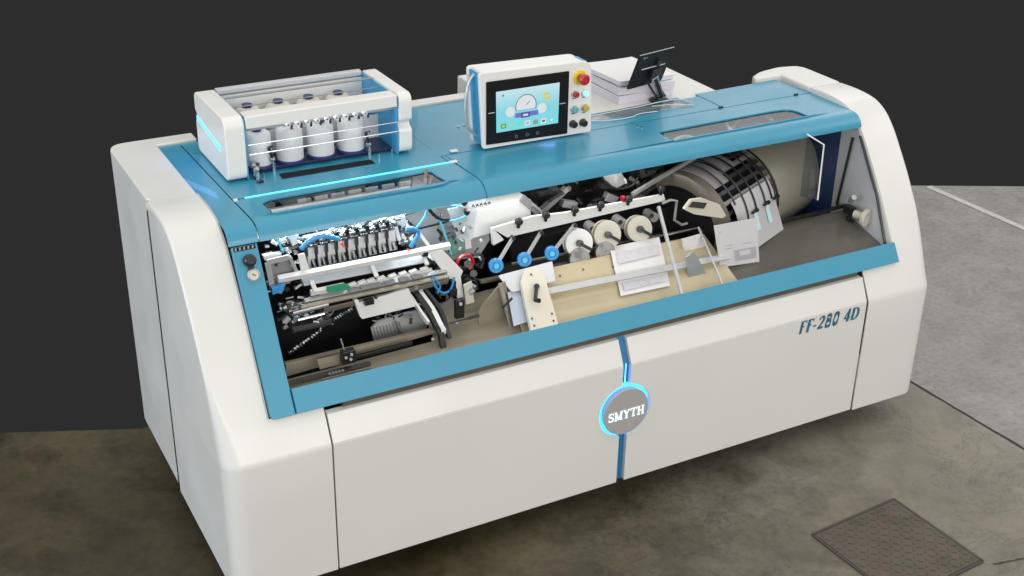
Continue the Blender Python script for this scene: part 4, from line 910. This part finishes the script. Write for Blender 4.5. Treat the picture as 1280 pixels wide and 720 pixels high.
def rect(px, py, w, h, d, m, name): MB().box(FP(px, py, d), (w, .0004, h), Matrix.Rotation(R(0), 3, 'Y')).build(name, m, scr)
rect(658.5, 142.5, .105, .020, D0 + .0012, eb, 'readout'); rect(657, 143.5, .04, .022, D0 + .0018, em('px_navy', (.08, .1, .35)), 'readout'); rect(657, 143.5, .022, .008, D0 + .0024, ew, 'digits')
b = MB(); b.bar(FP(657.5, 131, D0 + .0016), FP(662.5, 126, D0 + .0016), .002, .0006, up=(0, -1, 0)); b.build('needle', ek, scr)
for k, (x, y) in enumerate([(681, 117.5), (685, 117), (682, 123), (686, 122.5)]): rect(x, y, .013, .014, D0 + .0004, ey, 'icon')
for k in range(7):
    x = 629.5 + k * 10; y = 157.8 - k * 1.35; rect(x, y, .024, .020, D0 + .0004, [eg, ec, ec, ew, eg2, ew, ec][k], 'icon'); rect(x, y, .012, .008, D0 + .001, [ey, ey, ec, eg2, eg, ek, ew][k], 'icon')
rect(629, 119.5, .008, .008, D0 + .0004, eb, 'icon')
b = MB()
for x, y in [(614.5, 141.3), (703, 129.3)]: b.box(FP(x, y, .0056), (.028, .0008, .003), Matrix.Rotation(R(0), 3, 'Y'))
b.build('mark', lgrey, hm_)
b = MB()
for k, (x, y) in enumerate([(645.5, 170.5), (659, 168.2), (672, 166.2)]):
    c = FP(x, y, .0056); b.tube([c + V((.006 * math.cos(R(a)), 0, .006 * math.sin(R(a)))) for a in range(0, 361, 45)], .0008, 4)
b.build('touch_key', grey, hm_)
# buttons
def button(px, py, r, m, h=.016, ring=alu, name='push_button'):
    c = FP(px, py); b = MB(); b.lathe(c, (0, -1, 0), [(0, r * 1.15), (.005, r * 1.15), (.006, r)], 24); o = b.build(name, ring, CN)
    b = MB(); b.lathe(c + V((0, -.005, 0)), (0, -1, 0), [(0, r), (h, r), (h + .003, r * .8)], 24); b.build('cap', m, o); return o
c = FP(724.5, 96.5); b = MB(); b.lathe(c, (0, -1, 0), [(0, .031), (.004, .031), (.006, .028)], 32); es = b.build('emergency_stop', yellow, CN)
b = MB(); b.lathe(c + V((0, -.006, 0)), (0, -1, 0), [(0, .015), (.02, .015), (.022, .021), (.036, .023), (.042, .019), (.044, .012)], 28); b.build('stop_knob', red, es)
button(718, 117, .0125, red); button(730.5, 116, .0125, mat('lit_green', (.3, .8, .65), .3, emis=(.45, 1, .85), es=.55), h=.012)
button(717, 136, .0135, teal); button(730, 134, .0135, ochre)
button(715.5, 154.5, .014, black, ring=dgrey); button(728, 152.8, .014, black, ring=dgrey)
b = MB()
for x, y in [(717.5, 123), (730, 121.5), (716.5, 142), (729.5, 140.5)]: b.box(FP(x, y, .0005), (.016, .0008, .003))
b.build('button_caption', dgrey, CN)
b = MB(); b.box((1.565, .745, ZR + .004), (.30, .05, .016)); b.build('mounting_foot', dgrey, CN)
MB().prism([(1.155, .74, ZR + .001)] * 0 + [V((1.20, .735, ZR + .004)), V((1.23, .735, ZR + .004)), V((1.23, .755, ZR + .004)), V((1.20, .755, ZR + .004))], (0, 0, .004)).build('hinge', white_b, M)

# ------------------------------------------------------------------ printed book blocks on the delivery table
ST = .0
TZ = 1.22
edge = bpy.data.materials.new('page_edges'); edge.use_nodes = True
nt = edge.node_tree; bb = nt.nodes['Principled BSDF']; tc = nt.nodes.new('ShaderNodeTexCoord'); wv = nt.nodes.new('ShaderNodeTexWave'); wv.bands_direction = 'Z'; wv.inputs['Scale'].default_value = 55; wv.inputs['Distortion'].default_value = 1.2; wv.inputs['Detail'].default_value = 3
rp = nt.nodes.new('ShaderNodeValToRGB'); rp.color_ramp.elements[0].color = (.50, .47, .56, 1); rp.color_ramp.elements[1].color = (.78, .77, .82, 1); nt.links.new(tc.outputs['Object'], wv.inputs[0]); nt.links.new(wv.outputs['Fac'], rp.inputs[0]); nt.links.new(rp.outputs[0], bb.inputs['Base Color']); cover_p = mat('cover_paper', (.80, .79, .79), .7, var=.02); bb.inputs['Roughness'].default_value = .8
def block(c, w, d, h, z, sag, rot, label, top=None):
    Mx = Matrix.Rotation(rot, 3, 'Z'); b = MB(); n = 8
    rows = []
    base = empty('book_block', V((c[0], c[1], z)), label, 'book block', 'book blocks on the delivery table')
    def zz(u, v): return sag * (1 - u) ** 2
    def shell(z0f, z1f, m, name, k):
        vs = []; fs = []
        for i in range(n + 1):
            u = i / n
            for (v, zf) in ((0, z0f), (1, z0f), (1, z1f), (0, z1f)):
                p = Mx @ V(((u - .5) * w * k, (v - .5) * d * k, 0)); vs.append(V((c[0] + p.x, c[1] + p.y, z + zf(u))))
        for i in range(n):
            for j in range(4): fs.append((4 * i + j, 4 * i + (j + 1) % 4, 4 * (i + 1) + (j + 1) % 4, 4 * (i + 1) + j))
        fs += [(0, 1, 2, 3), (4 * n + 3, 4 * n + 2, 4 * n + 1, 4 * n)]
        MB().add(vs, fs).build(name, m, base, ang=35)
    shell(lambda u: 0.0 if z < TZ + .005 else zz(u, 0), lambda u: h + zz(u, 0), edge, 'pages', 1)
    shell(lambda u: h + zz(u, 0) + .0005, lambda u: h + zz(u, 0) + .003, cover_p, 'top_sheet', 1.002)
for q_, (hh, sg, rt, dx, dy, lb) in enumerate([(.034, 0, 3, 0, 0, 'lowest book block of the pile behind the console'), (.030, .005, 0, .006, -.004, 'middle book block of the pile behind the console'), (.018, .012, 4, -.002, .003, 'topmost book block of the pile, its white cover sheet curling')]):
    block((2.28 + dx, 1.145 + dy), .30, .31, hh, TZ + [0, .0375, .0745][q_], sg, R(rt), lb)
# tablet on stand
tb = empty('tablet', (2.30, .95, 1.22), 'black tablet seen from behind on a short chrome and black stand', 'tablet')
tx = V((2.263, .93, 1.383)); TR = Matrix.Rotation(.291, 3, 'Z') @ Matrix.Rotation(.332, 3, 'X') @ Matrix.Rotation(.035, 3, 'Y'); tw_, th_ = .237, .171
def TB(x, y, z): return tx + TR @ V((x, y, z))
b = MB(); b.prism(rpoly([TB(x, 0, z) for x, z in [(-tw_ / 2, -th_ / 2), (tw_ / 2, -th_ / 2), (tw_ / 2, th_ / 2), (-tw_ / 2, th_ / 2)]], .010), TR @ V((0, .009, 0))); b.build('tablet_body', mat('tablet_black', (.010, .010, .011), .5, spec=.3), tb, bevel=.002)
b = MB(); b.prism([TB(x, .0095, z) for x, z in [(-.108, -.075), (.108, -.075), (.108, .075), (-.108, .075)]], TR @ V((0, .0008, 0))); b.build('screen', mat('dark_screen', (.01, .012, .015), .1), tb)
b = MB(); b.tube([TB(-tw_ / 2, .004, th_ / 2 + .001), TB(tw_ / 2, .004, th_ / 2 + .001), TB(tw_ / 2 + .001, .004, -th_ / 2)], .0016, 6); b.build('edge_trim', alu, tb)
b = MB(); b.bar(TB(-.075, -.003, .012), TB(.085, -.003, .012), .004, .004); b.build('hinge_bar', lgrey, tb)
b = MB(); b.box(TB(.02, -.012, -.02), (.06, .02, .05), TR); b.cyl(TB(.03, -.004, .03), TB(.03, -.012, .03), .016); b.build('mount', black, tb, bevel=.003)
foot = U(825, 124, y=.93); 
b = MB(); b.bar(TB(.02, -.02, -.035), V((2.335, .945, 1.236)), .034, .014, up=(0, -1, 0)); st = b.build('stand', chrome, tb, bevel=.002)
b = MB(); b.bar(TB(.02, -.0285, -.04), V((2.335, .935, 1.242)), .014, .004, up=(0, -1, 0)); b.tube([TB(-.02, -.01, -.05), V((2.31, .93, 1.24))], .005); b.tube([TB(.04, -.01, -.05), V((2.36, .945, 1.24))], .004); b.build('stay', black, tb)
b = MB(); b.lathe((2.335, .955, 1.2205), (0, 0, 1), [(0, .045), (.006, .045), (.01, .035)], 28); b.build('base', black, tb)
b = MB(); b.cyl(TB(-.085, -.0005, .07), TB(-.085, -.003, .07), .006, n=16); b.cyl(TB(-.068, -.0005, .07), TB(-.068, -.002, .07), .004, n=16); b.build('camera_lens', grey, tb)

# ------------------------------------------------------------------ light
w = bpy.data.worlds.new('World'); scn.world = w; w.use_nodes = True
bg = w.node_tree.nodes['Background']; bg.inputs[0].default_value = (.0265, .0265, .0270, 1); bg.inputs[1].default_value = 1.0
def area(name, loc, tgt, sx, sy, e, col=(1, 1, 1)):
    l = bpy.data.lights.new(name, 'AREA'); l.shape = 'RECTANGLE'; l.size = sx; l.size_y = sy; l.energy = e; l.color = col
    o = bpy.data.objects.new(name, l); COL.objects.link(o); o.location = loc; o.rotation_euler = (V(tgt) - V(loc)).to_track_quat('-Z', 'Y').to_euler(); return o
area('soft_light', (1.6, -3.2, 4.3), (1.6, -3.2, 0), 22, 17, 1260, (1, .985, .95))
area('soft_light', (.6, -7.6, 2.9), (1.7, .2, .4), 7.0, 2.6, 320, (1, .98, .94))  # added front fill behind the camera, not a hall fitting
area('left_fill', (-6.5, .2, 2.0), (0, .5, .6), 4.0, 2.2, 260, (.78, .87, 1))  # added cool fill for the left end, no window there
area('soft_light', (8.0, -1.5, 4.2), (4.0, .6, 0), 3.0, 3.0, 50, (.98, .96, 1))
area('soft_light', (8.2, 8.4, 5.2), (2.0, .6, 1.2), 7, 4.5, 130, (.96, .97, 1))  # added back light giving the roof its pale sheen
# LED lamp on the left of the working bay
area('bay_lamp', (.72, .46, 1.205), (.72, .38, .9), .80, .03, 3.0, (.82, .95, 1))
area('bay_lamp', (1.55, .46, 1.20), (1.55, .34, .8), .8, .03, 1.6, (1, .96, .88))  # added warm fill for the right of the bay, no LED there
area('rack_lamp', (.70, .83, 1.445), (.70, .90, 1.25), .55, .02, .35, (.85, .95, 1))

area('slot_lamp', (.302, 1.02, 1.34), (.10, .95, 1.23), .35, .02, .16, (.25, .40, 1))
area('console_spill', (1.50, .715, 1.25), (1.48, .60, 1.20), .30, .01, .06, (.25, .4, 1))  # added blue light making the spill below the console, no lamp there
scn.view_settings.view_transform = 'Standard'; scn.view_settings.look = 'None'; scn.view_settings.exposure = 0; scn.view_settings.gamma = 1
scn.cycles.max_bounces = 6; scn.cycles.use_denoising = True
